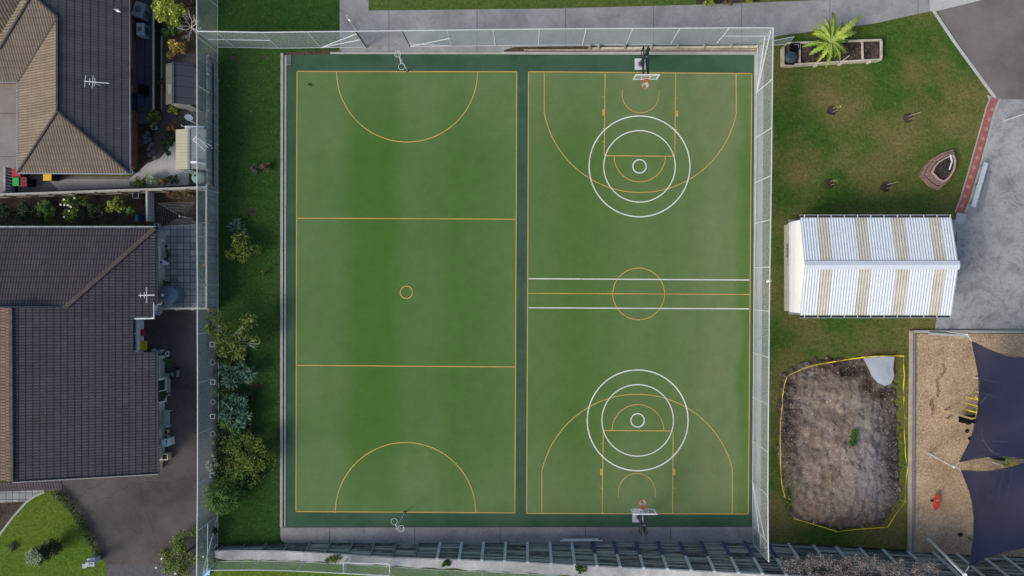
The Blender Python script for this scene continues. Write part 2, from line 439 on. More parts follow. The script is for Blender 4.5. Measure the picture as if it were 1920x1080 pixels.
FH = 3.15
wp = [(409, -75), (409, 13), (409, 98), (409.5, 184), (409.5, 272), (409.5, 362), (409.5, 448), (410, 534), (410, 620), (410.5, 706), (410.5, 796), (410.5, 883), (409.5, 966), (409, 1052)]
chain_fence('tall chain link fence between the houses and the narrow lawn', wp, FH, range(14), midrails=(12,), braces=((12, 13, .1, 2.4),))
np_ = [(409.5, 89), (442, 89.5), (524, 91), (603, 90), (687, 89), (769, 88), (848, 87), (929, 86), (1010, 85), (1092, 84.5), (1174, 84), (1257, 83.5), (1343, 83), (1420, 83)]
chain_fence('tall chain link fence with an open gateway beside the concrete path', np_, FH, range(14), skip=(4,), midrails=(0, 1, 12),
            braces=((3, 4, .1, 2.7), (3, 4, .1, 1.6), (5, 6, .1, 1.6), (6, 5, .1, .7)), dark=(4, 5))
ep = [(1420, 83), (1418.5, 173), (1417.5, 258), (1416.5, 342), (1415.5, 419), (1414, 502), (1413, 580), (1412.5, 661), (1411.5, 744), (1411, 827), (1410.5, 903), (1411, 985), (1412, 1020)]
chain_fence('tall chain link fence between the basketball court and the grass with the white shelter', ep, FH, range(13), braces=((1, 0, .1, 2.7), (1, 0, .1, 1.6), (10, 11, .1, 2.5), (10, 11, .1, 1.4)), midrails=(11,))
# tall pole at the gate
t = thing('lamp_pole', 'tall thin steel pole rising beside the open gateway', 'pole', W(688, 87))
b = W(688, 87)
MB().tube([b, b + Vector((0, 0, 5.6))], .045, 8, .03).build('shaft', M_galv, t)
MB().tube([b + Vector((0, 0, 5.05)), b + Vector((.12, -.12, 5.05))], .06, 8).build('lamp', M_white, t)
MB().cyl(b, .12, .009, .05, 10).build('base_plate', M_galvd, t)
# floodlight on the east fence
t = thing('floodlight', 'small white floodlight fixed on the fence top rail', 'floodlight', W(1443, 527, 2.9))
MB().box(W(1441.5, 527, 3.0), (.30, .16, .12), .2).build('housing', M_white, t, bevel=.03)
MB().beam(W(1443, 527, 2.95), W(1446, 527, 3.15), .05, .05).build('bracket', M_galv, t)

# gate leaf lying open beside the planter
t = thing('mesh_gate_panel', 'small mesh panel lying on its side between fence corner and timber planter', 'mesh panel', W(1452, 84))
A = [W(1448, 84.5, .05), W(1479, 83, .05), W(1489, 68.5, .9), W(1450, 76.5, .9)]
MB().tube(A, .025, 6, closed=True).build('frame', M_galv, t)
MB().face([p for p in A]).build('wire_mesh', M_mesh, t)

# ---- low cream retaining boards below the north fence
t = thing('low_retaining_wall', 'low cream timber board retaining wall under the fence by the basketball hoop', 'retaining wall', W(1120, 92))
xs = [1105, 1122, 1171, 1221, 1270, 1320, 1371, 1419]
for i in range(len(xs) - 1):
    hh = .12 + .03 * i
    MB().prism([W(xs[i] + 1.5, 87.5 + 2.5 - i * .3), W(xs[i + 1] - 1, 87 + 2.5 - i * .3), W(xs[i + 1] - 1, 93.5 - i * .3), W(xs[i] + 1.5, 94 - i * .3)], .02, hh).build('board', M_cream, t)
    MB().box(W(xs[i], 89.5 - i * .2, .15), (.12, .28, .34)).build('post', M_timber, t)
t = thing('court_edge_beam', 'long weathered timber edge beam along the north court edge', 'beam', W(980, 95))
MB().prism([W(982, 93.5), W(1416, 93), W(1416, 95.5), W(982, 96)], .07, .16).build('beam', M_timber, t)

# ================================================================== basketball hoops
M_net = plain('net_cord', (.75, .74, .70), .8, .1, 4)
M_red = plain('red_steel', (.65, .07, .06), .5, .15, 5)
M_pad = plain('concrete_pad', (.55, .57, .56), .8, .12, 5)
def hoop(label, bx, sgn, py_pad, padbox, Yboard, Xc):
    b = W(*py_pad)
    t = thing('basketball_hoop', label, 'basketball hoop', b, 'basketball hoops at each end of the right court')
    MB().prism([W(*p) for p in padbox], .013, .05).build('base_pad', M_pad, t)
    pb = Vector((Xc + .05, b.y, 0))
    top = Vector((Xc, b.y - sgn * .05, 3.2))
    MB().tube([b, b + Vector((0, 0, 3.2))], .11, 10).build('pole', M_dark, t)
    MB().cyl(b, .22, .05, .12, 12).build('pole_flange', M_galvd, t)
    for s_ in (-1, 1):
        m = MB()
        m.beam(Vector((Xc + s_ * .15, b.y + sgn * .12, 3.35)), Vector((Xc + s_ * .15, Yboard + sgn * .05, 3.35)), .07, .1)
        m.beam(Vector((Xc + s_ * .15, b.y, 2.5)), Vector((Xc + s_ * .15, Yboard + sgn * .05, 3.15)), .06, .08)
        m.beam(Vector((Xc + s_ * .15, b.y + sgn * .12, 2.4)), Vector((Xc + s_ * .15, b.y + sgn * .12, 3.4)), .07, .07)
        m.build('support_arm', M_dark, t)
    MB().beam(Vector((Xc - .2, b.y - sgn * .5, 3.25)), Vector((Xc + .2, b.y - sgn * .5, 3.25)), .06, .06).build('cross_bar', M_galvd, t)
    bw, b0, b1 = 1.56, 2.9, 3.95
    # board: framed clear panel with a painted shooter square
    gl = MB().box((Xc, Yboard, (b0 + b1) / 2), (bw - .14, .012, b1 - b0 - .14))
    bd = gl.build('backboard_panel', M_acryl, t)
    f = MB()
    f.box((Xc, Yboard, b1 - .03), (bw, .06, .07)); f.box((Xc, Yboard, b0 + .03), (bw, .03, .06))
    for s_ in (-1, 1): f.box((Xc + s_ * (bw / 2 - .04), Yboard, (b0 + b1) / 2), (.08, .03, b1 - b0 - .14))
    f.build('backboard_frame', M_white, t)
    q = MB(); yy = Yboard - sgn * .02
    q.box((Xc, yy, 3.62), (.61, .01, .035)); q.box((Xc, yy, 3.18), (.61, .01, .035))
    for s_ in (-1, 1): q.box((Xc + s_ * .28, yy, 3.40), (.05, .01, .44))
    q.build('shooter_square', M_white, t)
    rc = Vector((Xc, Yboard - sgn * .40, 3.05))
    rg = MB().ring(rc, .23, .018, 24).build('rim', M_red, t)
    MB().box((Xc, Yboard - sgn * .11, 3.05), (.2, .2, .12)).build('rim_bracket', M_red, t)
    nt = MB()
    for k_ in range(14):
        for d in (-1, 1):
            pts = []
            for j in range(6):
                a = 2 * math.pi * (k_ + d * j * .5) / 14; rr = .23 - .13 * (j / 5) ** .7
                pts.append((rc.x + rr * math.cos(a), rc.y + rr * math.sin(a), 3.05 - .4 * j / 5))
            nt.tube(pts, .010, 4)
    nt.build('net', M_net, rg)
    return t
ta = NT('acrylic'); ta.done((.55, .6, .6), .1)
_tr = ta.n('ShaderNodeBsdfTransparent'); _mx = ta.n('ShaderNodeMixShader'); _mx.inputs[0].default_value = .22
ta.l(_tr.outputs[0], _mx.inputs[1]); ta.l(ta.b.outputs[0], _mx.inputs[2]); ta.l(_mx.outputs[0], ta.out.inputs[0]); M_acryl = ta.m
hoop('basketball hoop standing at the top end of the court near the low cream boards', 0, 1, (1201, 121), [(1190, 110), (1210, 110), (1210, 131), (1190, 131)], 13.22, 7.78)
hoop('basketball hoop standing at the bottom end of the court near the lower walkway', 0, -1, (1197, 968), [(1185.5, 956), (1206, 956), (1206, 979), (1185.5, 979)], -14.72, 7.62)

# ================================================================== netball posts
def netpost(label, base, ring_px, net_px):
    b = W(*base); t = thing('netball_post', label, 'netball post', b, 'netball posts at each end of the left court')
    hp = 3.3
    MB().tube([b, b + Vector((0, 0, hp))], .03, 8).build('pole', M_galv, t)
    rc = W(*ring_px, 3.05); nc = W(*net_px, 3.3)
    MB().tube([b + Vector((0, 0, 3.05)), rc + (b + Vector((0, 0, 3.05)) - rc).normalized() * .2], .022, 6).build('arm', M_white, t)
    MB().ring(rc, .20, .011, 22).build('ring', M_white, t)
    r2 = MB().ring(nc, .20, .011, 22).build('ring', M_white, t)
    n_ = MB()
    for k_ in range(12):
        a = 2 * math.pi * k_ / 12
        n_.tube([(nc.x + .19 * math.cos(a), nc.y + .19 * math.sin(a), 3.3), (nc.x + .10 * math.cos(a + .3), nc.y + .10 * math.sin(a + .3), 3.0)], .009, 4)
    n_.build('net', M_net, r2)
    MB().cyl(b, .09, .021, .05, 10).build('socket', M_dark, t)
netpost('white netball post with two rings near the gateway end', (764, 133), (753, 125), (745.5, 101.5))
netpost('pale netball post with two rings at the lower walkway end', (759, 960), (739, 978), (752, 991))

# ================================================================== south: timber retaining wall and bank
KX = [385, 405, 540, 744, 947, 1119, 1250, 1342, 1440, 1600, 1920, 2200]
KH = [.03, .6, .8, 1.6, 2.2, 3.0, 3.3, 3.5, 3.7, 3.8, 3.9, 4.0]
KT = [1031, 1031, 1033, 1045, 1052, 1062, 1068, 1073, 1079, 1090, 1104, 1112]
KB = [1026, 1026, 1019, 1018.5, 1018.5, 1018.5, 1018.5, 1018.5, 1019, 1029, 1046, 1060]
def lerp(xs_, ys_, x):
    for i in range(len(xs_) - 1):
        if x <= xs_[i + 1]: return ys_[i] + (ys_[i + 1] - ys_[i]) * (x - xs_[i]) / (xs_[i + 1] - xs_[i])
    return ys_[-1]
def wall_base(px): return W(px, lerp(KX, KB, px), 0)
def wall_top(px):
    """top of the wall directly behind base point at photo x (in the ground plane)"""
    h = lerp(KX, KH, px); b = wall_base(px)
    q = W(px, lerp(KX, KT, px), h)
    return Vector((b.x, min(q.y, b.y - .05), h))
bank = MB(); N = 60; rows = [0, .5, 1.2, 2.5, 8, 40, 380]
for i in range(N + 1):
    px = 385 + (2200 - 385) * i / N; tp = wall_top(px)
    for r_ in rows: bank.v.append((tp.x, tp.y - r_ - .12, tp.z - .02 + .05 * math.sin(px * .05) * min(r_, 1)))
for i in range(N):
    for j in range(len(rows) - 1):
        a = i * len(rows) + j; bank.f.append((a, a + 1, a + len(rows) + 1, a + len(rows)))
struct('bank', bank, M_lawnS, smooth=True)
pale = MB(); pv = []
PX = [410, 420, 480, 540, 600, 650, 744, 860, 950, 1075, 1119, 1200, 1300, 1440, 1600]
PB = [1045, 1050, 1050, 1051, 1053, 1056, 1061, 1067, 1073, 1079, 1084, 1088, 1092, 1098, 1104]
M_pale = concrete('pale_bank_concrete', (.38, .37, .35), (.70, .69, .65), .7)
for i in range(91):
    px = 410 + 1190 * i / 90; tp = wall_top(px)
    yb = W(px, lerp(PX, PB, px) + 1.2 * math.sin(px * .13) + U(-1, 1), tp.z).y
    n_ = 4
    for j in range(n_ + 1): pale.v.append((tp.x, tp.y + .05 + (yb - tp.y - .05) * j / n_, tp.z + .035 + .05 * math.sin(px * .05) * .5 * (j > 0)))
for i in range(90):
    for j in range(4):
        a = i * 5 + j; pale.f.append((a, a + 1, a + 6, a + 5))
struct('pale_path', pale, M_pale)
M_plank = NT('dark_planks')
_c = M_plank.ramp(M_plank.g.outputs['Random Per Island'], [(0, (.025, .032, .033)), (.45, (.085, .098, .094)), (1, (.40, .43, .40))])
_c = M_plank.mix(M_plank.ramp(M_plank.noise(.9, 6, .8, stretch=(1, 6, 6)), [(.46, 0), (.66, .85)]), _c, (.34, .37, .34))
_c = M_plank.mix(M_plank.ramp(M_plank.noise(1.6, 6, .8), [(.6, 0), (.75, .7)]), _c, (.03, .05, .02))
M_plank = M_plank.done(_c, .9)
t = thing('timber_retaining_wall', 'long leaning retaining wall of dark planks between steel posts beside the walkway', 'retaining wall', wall_base(960))
PP = [418, 459, 500, 541, 582, 620, 662, 703, 744, 785, 826, 866, 907, 948, 989, 1031, 1072, 1111, 1151, 1192, 1233, 1274, 1314, 1355, 1396, 1437, 1478, 1525, 1567, 1612, 1655, 1701, 1749, 1793, 1838, 1880, 1922]
pl = MB()
for i in range(len(PP) - 1):
    b0, b1 = wall_base(PP[i]), wall_base(PP[i + 1]); t0, t1 = wall_top(PP[i]), wall_top(PP[i + 1])
    n_ = max(3, int(max(t0.z, t1.z) / .15))
    for k_ in range(n_):
        f0 = (k_ + .04) / n_; f1 = (k_ + U(.86, .97)) / n_; off = U(-.03, .03)
        P_ = [b0.lerp(t0, f0), b1.lerp(t1, f0), b1.lerp(t1, f1), b0.lerp(t0, f1)]
        P_ = [p + Vector((0, off, 0)) for p in P_]; Q_ = [p + Vector((0, -.07, 0)) for p in P_]
        pl.add(P_ + Q_, [(3, 2, 1, 0), (4, 5, 6, 7), (0, 1, 5, 4), (2, 3, 7, 6), (1, 2, 6, 5), (3, 0, 4, 7)])
pl.build('planks', M_plank, t)
M_blue = plain('navy_blue', (.045, .075, .17), .5, .2, 3)
M_lpost = plain('pale_steel_post', (.50, .56, .60), .5, .15, 4, .1)
M_dimpost = plain('dim_steel_post', (.20, .24, .25), .6, .2, 4, .2)
for px in PP:
    b = wall_base(px) + Vector((0, .07, 0)); tp = wall_top(px) + Vector((0, .05, .12))
    o = MB().beam(b, tp, .19 if px > 800 else .10, .10).build('post', M_lpost if px > 800 else M_dimpost, t)
    if 1090 < px < 1450: MB().beam(b + Vector((0, .05, .02)), b.lerp(tp, .52) + Vector((0, .05, 0)), .22, .06).build('navy_lower_strip', M_blue, o)  # lower part of the post overlaid with a navy strip
cp = MB()
for i in range(len(PP) - 1):
    if PP[i] < 1500: cp.beam(wall_top(PP[i]) + Vector((.08, 0, .03)), wall_top(PP[i + 1]) + Vector((-.08, 0, .03)), .07, .05)
cp.build('top_rail', M_galvd, t)
sub = ground('dark_gap', [(405, 1020), (1500, 1019), (2200, 1058), (2200, 1100), (405, 1060)], M_soil, .006)
# south fence on the bank
sp = [(408, 1052), (489, 1051), (570, 1053), (652, 1057), (737, 1062), (822, 1068), (905, 1071), (991, 1075), (1075, 1081), (1160, 1086)]
szs = [lerp(KX, KH, p[0]) for p in sp]
sp = [(CX + (p[0] - CX) * 1.0, p[1]) for p in sp]
chain_fence('low chain link fence on the grass bank below the plank wall', sp, 1.55, range(10), group=None, zs=szs, r=.028)
# white framed goal on the bank
t = thing('small_goal', 'white framed small goal with netting standing on the bank', 'goal', W(690, 1062, 1.4))
z0 = 1.45
c1, c2, c3, c4 = W(644, 1055, z0 + .9), W(730, 1057, z0 + .9), W(731, 1079, z0 + .9), W(644, 1075, z0 + .9)
b1, b2, b3, b4 = W(656, 1043, z0), W(738, 1047, z0), W(733, 1068, z0), W(649, 1066, z0)
for a_, b_ in ((c1, c2), (c3, c4)): MB().tube([a_, b_], .035, 8).build('crossbar', M_white, t)
for a_, b_ in ((c1, b1), (c2, b2), (c3, b3), (c4, b4), (c1, c4), (c2, c3)): MB().tube([a_, b_], .03, 8).build('upright', M_white, t)
MB().face([c1, c4, b4, b1]).face([c2, c3, b3, b2]).face([c1, c2, b2, b1]).build('netting', M_mesh, t)
# steel sheet lying on the walkway edge
t = thing('bench_seat', 'narrow slatted steel bench on the walkway above the plank wall', 'bench', W(1090, 1017))
MB().beam(W(1050, 1013.5, .45), W(1130, 1013, .45), .09, .03).build('seat', M_galv, t)
MB().beam(W(1056, 1011, .42), W(1121, 1010.5, .42), .05, .03).build('seat_slat', M_galv, t)
MB().prism([W(1050, 1016), W(1130, 1015.5), W(1130, 1021), W(1050, 1021)], .03, .22).build('base', M_galvd, t)
for x_ in (1056, 1124): MB().box(W(x_, 1013.5, .24), (.05, .2, .42)).build('leg', M_galvd, t)
# blue box
t = thing('blue_box', 'small light blue box outside the fence corner beside the bank', 'box', W(390, 1070))
MB().box(W(389.5, 1072, .4), (.27, .42, .8), -.15).build('body', plain('light_blue', (.25, .50, .80), .5, .06, 3), t, bevel=.02)
MB().box(W(389.5, 1072, .815), (.30, .45, .03), -.15).build('lid', plain('lighter_blue', (.33, .58, .85), .5, .06, 3), t)
# ================================================================== vegetation
def leaf(mb, c, size, asp=.5, tilt=1.0):
    a = U(0, 2 * math.pi); e = U(-.9, .9) * tilt
    d = Vector((math.cos(a) * math.cos(e), math.sin(a) * math.cos(e), math.sin(e)))
    s = d.cross(Vector((U(-.4, .4), U(-.4, .4), 1))).normalized() * size * asp * .5
    c = Vector(c); n = len(mb.v)
    mb.v += [tuple(c - d * size * .5), tuple(c + s), tuple(c + d * size * .5), tuple(c - s)]
    mb.f.append((n, n + 1, n + 2, n + 3))
def blob(mb, c, r, n, size, asp=.55, tilt=1.0, flat=.8):
    for _ in range(n):
        while True:
            p = Vector((U(-1, 1), U(-1, 1), U(-1, 1)))
            if p.length <= 1: break
        p = p * (.35 + .65 * p.length ** .2) if p.length > .01 else p
        w = 1 + .35 * noise.noise(Vector(c) * 2 + p * 2.2)
        leaf(mb, (c[0] + p.x * r * w, c[1] + p.y * r * w, c[2] + p.z * r * flat * w), size * U(.6, 1.3), asp, tilt)
def crown(base, top, R, n, size, clumps=9, flat=.75, asp=.55, spread=.75, rz=None):
    """leaf clumps spread over the upper part of a plant; base and top are points"""
    mb = MB(); base = Vector(base); top = Vector(top)
    cs = []
    for i in range(clumps):
        a = i * 2.39996 + U(-.7, .7); q = math.sqrt((i + .4) / clumps) * R * spread * U(.75, 1.25)
        c = top + Vector((math.cos(a) * q, math.sin(a) * q * (rz or 1), -q * .55 + U(-.15, .15) * R - R * .25))
        if c.z < .15: c.z = .15
        cs.append(c); rr = R * U(.20, .42)
        blob(mb, c, rr, int(n / clumps * U(.6, 1.4)), size, asp, flat=flat)
    return mb, cs
M_bark = plain('bark', (.10, .08, .06), .9, .35, 8)
M_greybark = plain('grey_bark', (.42, .40, .36), .9, .3, 8)
def shrub(name, label, cat, px, py, rpx, mat, h=1.2, n=700, size=.13, clumps=10, group=None, flat=.75, asp=.55, rz=None, z0=0, flowers=None, bark=None, spread=.75):
    b = W(px, py, z0); k = (H - h * .7) / H
    b = Vector((W(px, py, z0 + h * .7).x, W(px, py, z0 + h * .7).y, z0))
    t = thing(name, label, cat, b, group); R = rpx / S * k
    mb, cs = crown(b, b + Vector((0, 0, h)), R, int(n * 1.3), size * .9, clumps, flat, asp, spread, rz)
    cr = mb.build('crown', mat, t)
    st = MB()
    st.tube([b, b + Vector((U(-.05, .05), U(-.05, .05), h * .45))], .05 + .02 * R, 6, .03 + .01 * R)
    for c in cs[:7]: st.tube([b + Vector((0, 0, h * .3)), b.lerp(c, .6) + Vector((0, 0, .1)), c], .025, 5, .008)
    st.build('trunk', bark or M_bark, t)
    if flowers:
        for i in range(flowers[0]):
            c = random.choice(cs); p = Vector(c) + Vector((U(-1, 1), U(-1, 1), 0)) * R * .3 + Vector((0, 0, R * .33))
            f = MB()
            for k_ in range(6):
                a = k_ * 1.05; f.face([p, p + Vector((math.cos(a - .5), math.sin(a - .5), .3)) * .06, p + Vector((math.cos(a), math.sin(a), .5)) * .085, p + Vector((math.cos(a + .5), math.sin(a + .5), .3)) * .06])
            f.build('flower', flowers[1], t)
    return t
G_yel = leafmat('yellow_green_leaves', (.07, .13, .01), (.24, .30, .03), (.42, .44, .07))
G_olive = leafmat('olive_leaves', (.022, .050, .006), (.085, .13, .016), (.21, .26, .04))
G_green = leafmat('green_leaves', (.02, .06, .008), (.065, .15, .02), (.15, .25, .05))
G_dark = leafmat('dark_leaves', (.006, .018, .005), (.020, .045, .012), (.05, .085, .025))
G_grey = leafmat('grey_green_leaves', (.015, .05, .03), (.05, .12, .075), (.12, .22, .15))
G_aut = leafmat('autumn_leaves', (.14, .11, .03), (.33, .25, .05), (.50, .33, .04))
G_brown = leafmat('brown_leaves', (.06, .035, .018), (.14, .08, .04), (.22, .15, .08))
G_lime = leafmat('lime_leaves', (.10, .15, .012), (.27, .33, .03), (.48, .50, .09))
G_frond = leafmat('frond_leaves', (.08, .16, .012), (.24, .35, .03), (.50, .58, .08))
G_pale = leafmat('pale_tip_leaves', (.10, .15, .07), (.30, .38, .22), (.50, .55, .36))
G_dry = leafmat('dry_twigs', (.06, .052, .048), (.20, .17, .155), (.36, .31, .28))
M_petal = plain('white_petals', (.75, .72, .60), .6, .1, 5, bump=0)
M_redpetal = plain('red_petals', (.55, .06, .03), .6, .1, 5, bump=0)

def lance(mb, c, d, L_, w, droop=.3, seg=4):
    c = Vector(c); d = Vector(d).normalized(); s = d.cross(Vector((0, 0, 1)))
    s = s.normalized() if s.length > .05 else Vector((1, 0, 0))
    n = len(mb.v)
    for i in range(seg + 1):
        t_ = i / seg; p = c + d * L_ * t_ + Vector((0, 0, -droop * L_ * t_ * t_)); ww = w * (math.sin(math.pi * min(1, .18 + .82 * t_)) ** .7 + .02) * .5
        mb.v += [tuple(p - s * ww), tuple(p + s * ww)]
    for i in range(seg): mb.f.append((n + 2 * i, n + 2 * i + 1, n + 2 * i + 3, n + 2 * i + 2))
def rosette(mb, c, R, n, w, droop=.25):
    for i in range(n):
        a = i * 2.4 + U(-.2, .2); e = U(.1, 1.2)
        lance(mb, c, (math.cos(a) * math.cos(e), math.sin(a) * math.cos(e), math.sin(e)), R * U(.7, 1.1), w, droop)
def frond(mb, c, a, L_, rise, droop, lw, n=22):
    """feather frond: curved midrib with leaflets down both sides"""
    c = Vector(c); d = Vector((math.cos(a), math.sin(a), 0)); s = Vector((-d.y, d.x, 0)); rib = []
    for i in range(n + 1):
        t_ = i / n; rib.append(c + d * L_ * t_ + Vector((0, 0, rise * math.sin(t_ * math.pi * .5) - droop * t_ ** 2.2)))
    for sg in (-1, 1):
        k0 = len(mb.v)
        for i in range(3, n + 1):
            t_ = i / n; p = rib[i]; ll = lw * .8 * math.sin(math.pi * min(1, t_ * .9 + .09)) ** .6 * (U(.45, .7) if i % 3 == 0 else U(.9, 1.1))
            mb.v += [tuple(p), tuple(p + s * sg * ll + d * ll * .4 + Vector((0, 0, -.35 * ll)))]
        for i in range(n - 3):
            a_ = k0 + 2 * i; mb.f.append((a_, a_ + 2, a_ + 3, a_ + 1))
    return rib

# ---- narrow lawn beside the court
shrub('shrub', 'olive yellow shrub on the narrow lawn near the stump hole', 'shrub', 452, 462, 30, G_olive, 1.6, 1500, .16, 14)
t = thing('spiky_plant', 'grey green spiky plant behind the olive shrub on the narrow lawn', 'plant', W(444, 428))
m = MB()
for c in ((438, 424), (452, 432), (446, 418), (462, 442)): rosette(m, W(*c, .35), .55, 26, .09)
m.build('leaves', G_grey, t); MB().cyl(W(444, 428), .09, 0, .4, 8).build('stem', M_bark, t)
shrub('shrub', 'small yellow green sprout on the lawn by the court kerb level with the tank', 'shrub', 493, 513, 8, G_olive, .5, 120, .12, 4)
shrub('shrub', 'brown withered plant with dark soil ring on the upper narrow lawn', 'shrub', 496, 313, 13, G_brown, .6, 160, .16, 5)
shrub('shrub', 'second withered plant left of the brown one on the upper narrow lawn', 'shrub', 474, 318, 10, G_dry, .5, 130, .14, 4)
ground('bare_patch', [(463, 392), (470, 388), (479, 391), (481, 400), (475, 405), (465, 403)], M_soil, .009)
ground('bare_patch', [(434, 104), (442, 105), (443, 112), (436, 115), (430, 110)], M_brownsoil, .009)
ground('bare_patch', [(488, 102), (496, 101), (498, 108), (492, 112), (487, 108)], M_soil, .009)
ground('bare_patch', [(474, 720), (486, 717), (490, 726), (482, 731), (473, 728)], M_soil, .009)
# spreading tree with bare limbs
b = W(432, 640); t = thing('garden_tree', 'sprawling green tree with bare pale limbs over the fence edge', 'tree', b)
cr = MB(); tr = MB()
tips = [(405, 593, 2.4), (398, 618, 2.2), (412, 632, 2.6), (418, 655, 2.4), (436, 640, 2.6), (452, 650, 2.3), (468, 602, 2.2), (463, 612, 2.4), (478, 636, 2), (447, 665, 2), (455, 628, 2.5), (423, 612, 2.4)]
for i, c in enumerate(tips):
    p = W(c[0], c[1], c[2] * .72); tr.tube([b + Vector((0, 0, .1)), b + Vector((.1, .05, .8)), b.lerp(p, .6) + Vector((0, 0, .45)), p], .07, 6, .015)
    blob(cr, p, .42 if i % 3 else .55, 190, .17)
cr.build('crown', G_olive, t); tr.build('trunk', M_greybark, t)
tw = MB()
for k_ in range(9):
    a = U(-.6, .5); p = W(462, 645, 1.3); q = p + Vector((math.cos(a) * U(.5, 1.1), math.sin(a) * U(.5, 1.1), .2)); tw.tube([p, p.lerp(q, .5) + Vector((0, .05, .1)), q], .02, 4, .006)
tw.build('bare_twigs', M_greybark, t)
# succulent clumps
def clump_plants(label, pts, R, h, mat=G_grey, n=24, w=.13, group=None):
    b = W(*pts[0]); t = thing('succulent_bush', label, 'plant', b, group)
    m = MB(); st = MB()
    for c in pts:
        p = W(*c, h * U(.7, 1.1)); rosette(m, p, R * U(.7, 1.15), n + 16, w * .75, .35); st.tube([Vector((p.x, p.y, 0)), p], .045, 6)
    m.build('leaves', mat, t); st.build('stem', M_bark, t)
clump_plants('grey green rosette bush with long pointed leaves below the sprawling tree', [(425, 700), (437, 694), (455, 690), (463, 707), (445, 712), (436, 716), (459, 697), (421, 692), (430, 712), (468, 700)], .62, 1.1)
clump_plants('larger blue green rosette bush midway down the narrow lawn', [(432, 770), (440, 745), (452, 750), (428, 750), (457, 765), (462, 780), (448, 776), (420, 778), (437, 790), (450, 795), (424, 760), (444, 762), (430, 783), (458, 790), (442, 804), (456, 751)], .55, 1.2)
shrub('shrub', 'bright green leafy shrub between the rosette bush and the yellow tree', 'shrub', 435, 797, 32, G_green, 1.3, 1500, .17, 12)
shrub('shrub', 'dark green low shrub under the middle rosette bush', 'shrub', 424, 733, 19, G_dark, .8, 500, .15, 7)
shrub('garden_tree', 'yellow green tree with thin branches beside the mop headed palm', 'tree', 462, 858, 46, G_olive, 2.2, 2500, .14, 26, bark=M_greybark, spread=1.0)
for i_, (px_, py_, r_, m_, h_) in enumerate([(420, 820, 17, G_dark, 1.0), (447, 826, 20, G_green, 1.3), (412, 846, 14, G_dark, .8), (418, 872, 14, G_dark, .9), (470, 890, 18, G_dark, 1.0), (452, 905, 16, G_green, 1.1), (416, 668, 12, G_dark, .7), (438, 722, 16, G_dark, .8), (470, 742, 11, G_dark, .6), (484, 838, 15, G_olive, 1.5), (424, 783, 15, G_green, 1.0), (465, 806, 15, G_dark, 1.0), (410, 892, 12, G_dark, .7), (432, 868, 20, G_dark, 1.2), (448, 676, 13, G_dark, .7)]):
    shrub('shrub', ['dark low bush left of the bright green leafy shrub foot', 'green bush between the leafy shrub and the yellow green tree', 'dark small bush behind the pale tipped shrub', 'dark undergrowth just above the mop headed palm', 'dark bush under the right side of the yellow green tree', 'green bush touching the top of the mop headed palm', 'dark small bush left of the upper grey rosette bush', 'dark undergrowth between the two rosette bushes', 'dark low plant right of the blue green rosette bush', 'thin yellow green bush at the right edge of the yellow green tree', 'green bush at the foot of the larger blue green rosette bush', 'dark bush right of the bright green leafy shrub', 'dark small bush beside the lowest square planter', 'dark broad bush in the middle of the lower hedge run', 'dark low bush under the sprawling tree bare twigs'][i_], 'shrub', px_, py_, r_ * 1.3, m_, h_, int(r_ * 55), .14, 8, spread=.9)
shrub('shrub', 'dark green bushy tree in front of the mop headed palm', 'shrub', 441, 886, 26, G_green, 1.6, 900, .17, 9)
shrub('shrub', 'pale cream tipped shrub over the fence edge above the palm', 'shrub', 398, 868, 13, G_pale, 1.5, 420, .12, 7, rz=1.8)
b = W(430, 921); t = thing('mop_headed_palm', 'round mop headed palm at the lower end of the narrow lawn', 'palm', b)
MB().tube([b, b + Vector((-.05, 0, 1.4))], .14, 8, .11).build('trunk', M_bark, t)
m = MB(); c0 = b + Vector((-.05, 0, 1.5))
for i in range(330):
    a = i * 2.4; e = U(.05, 1.35); n = len(m.v)
    lance(m, c0 + Vector((math.cos(a), math.sin(a), 0)) * U(0, .2), (math.cos(a) * math.cos(e), math.sin(a) * math.cos(e), math.sin(e)), U(1.0, 1.35), .07, .75, 6)
blob(m, c0 + Vector((0, 0, -.15)), 1.25, 2600, .17, .3, 1, .4)
m.build('crown', G_green, t)
m = MB()
for i in range(160):
    a = U(-2.4, .3); e = U(-.1, .5); lance(m, c0 + Vector((math.cos(a), math.sin(a), -.15)) * .4, (math.cos(a) * math.cos(e), math.sin(a) * math.cos(e), math.sin(e)), U(.75, 1.0), .07, .7, 5)
m.build('dry_fringe', G_olive, t)

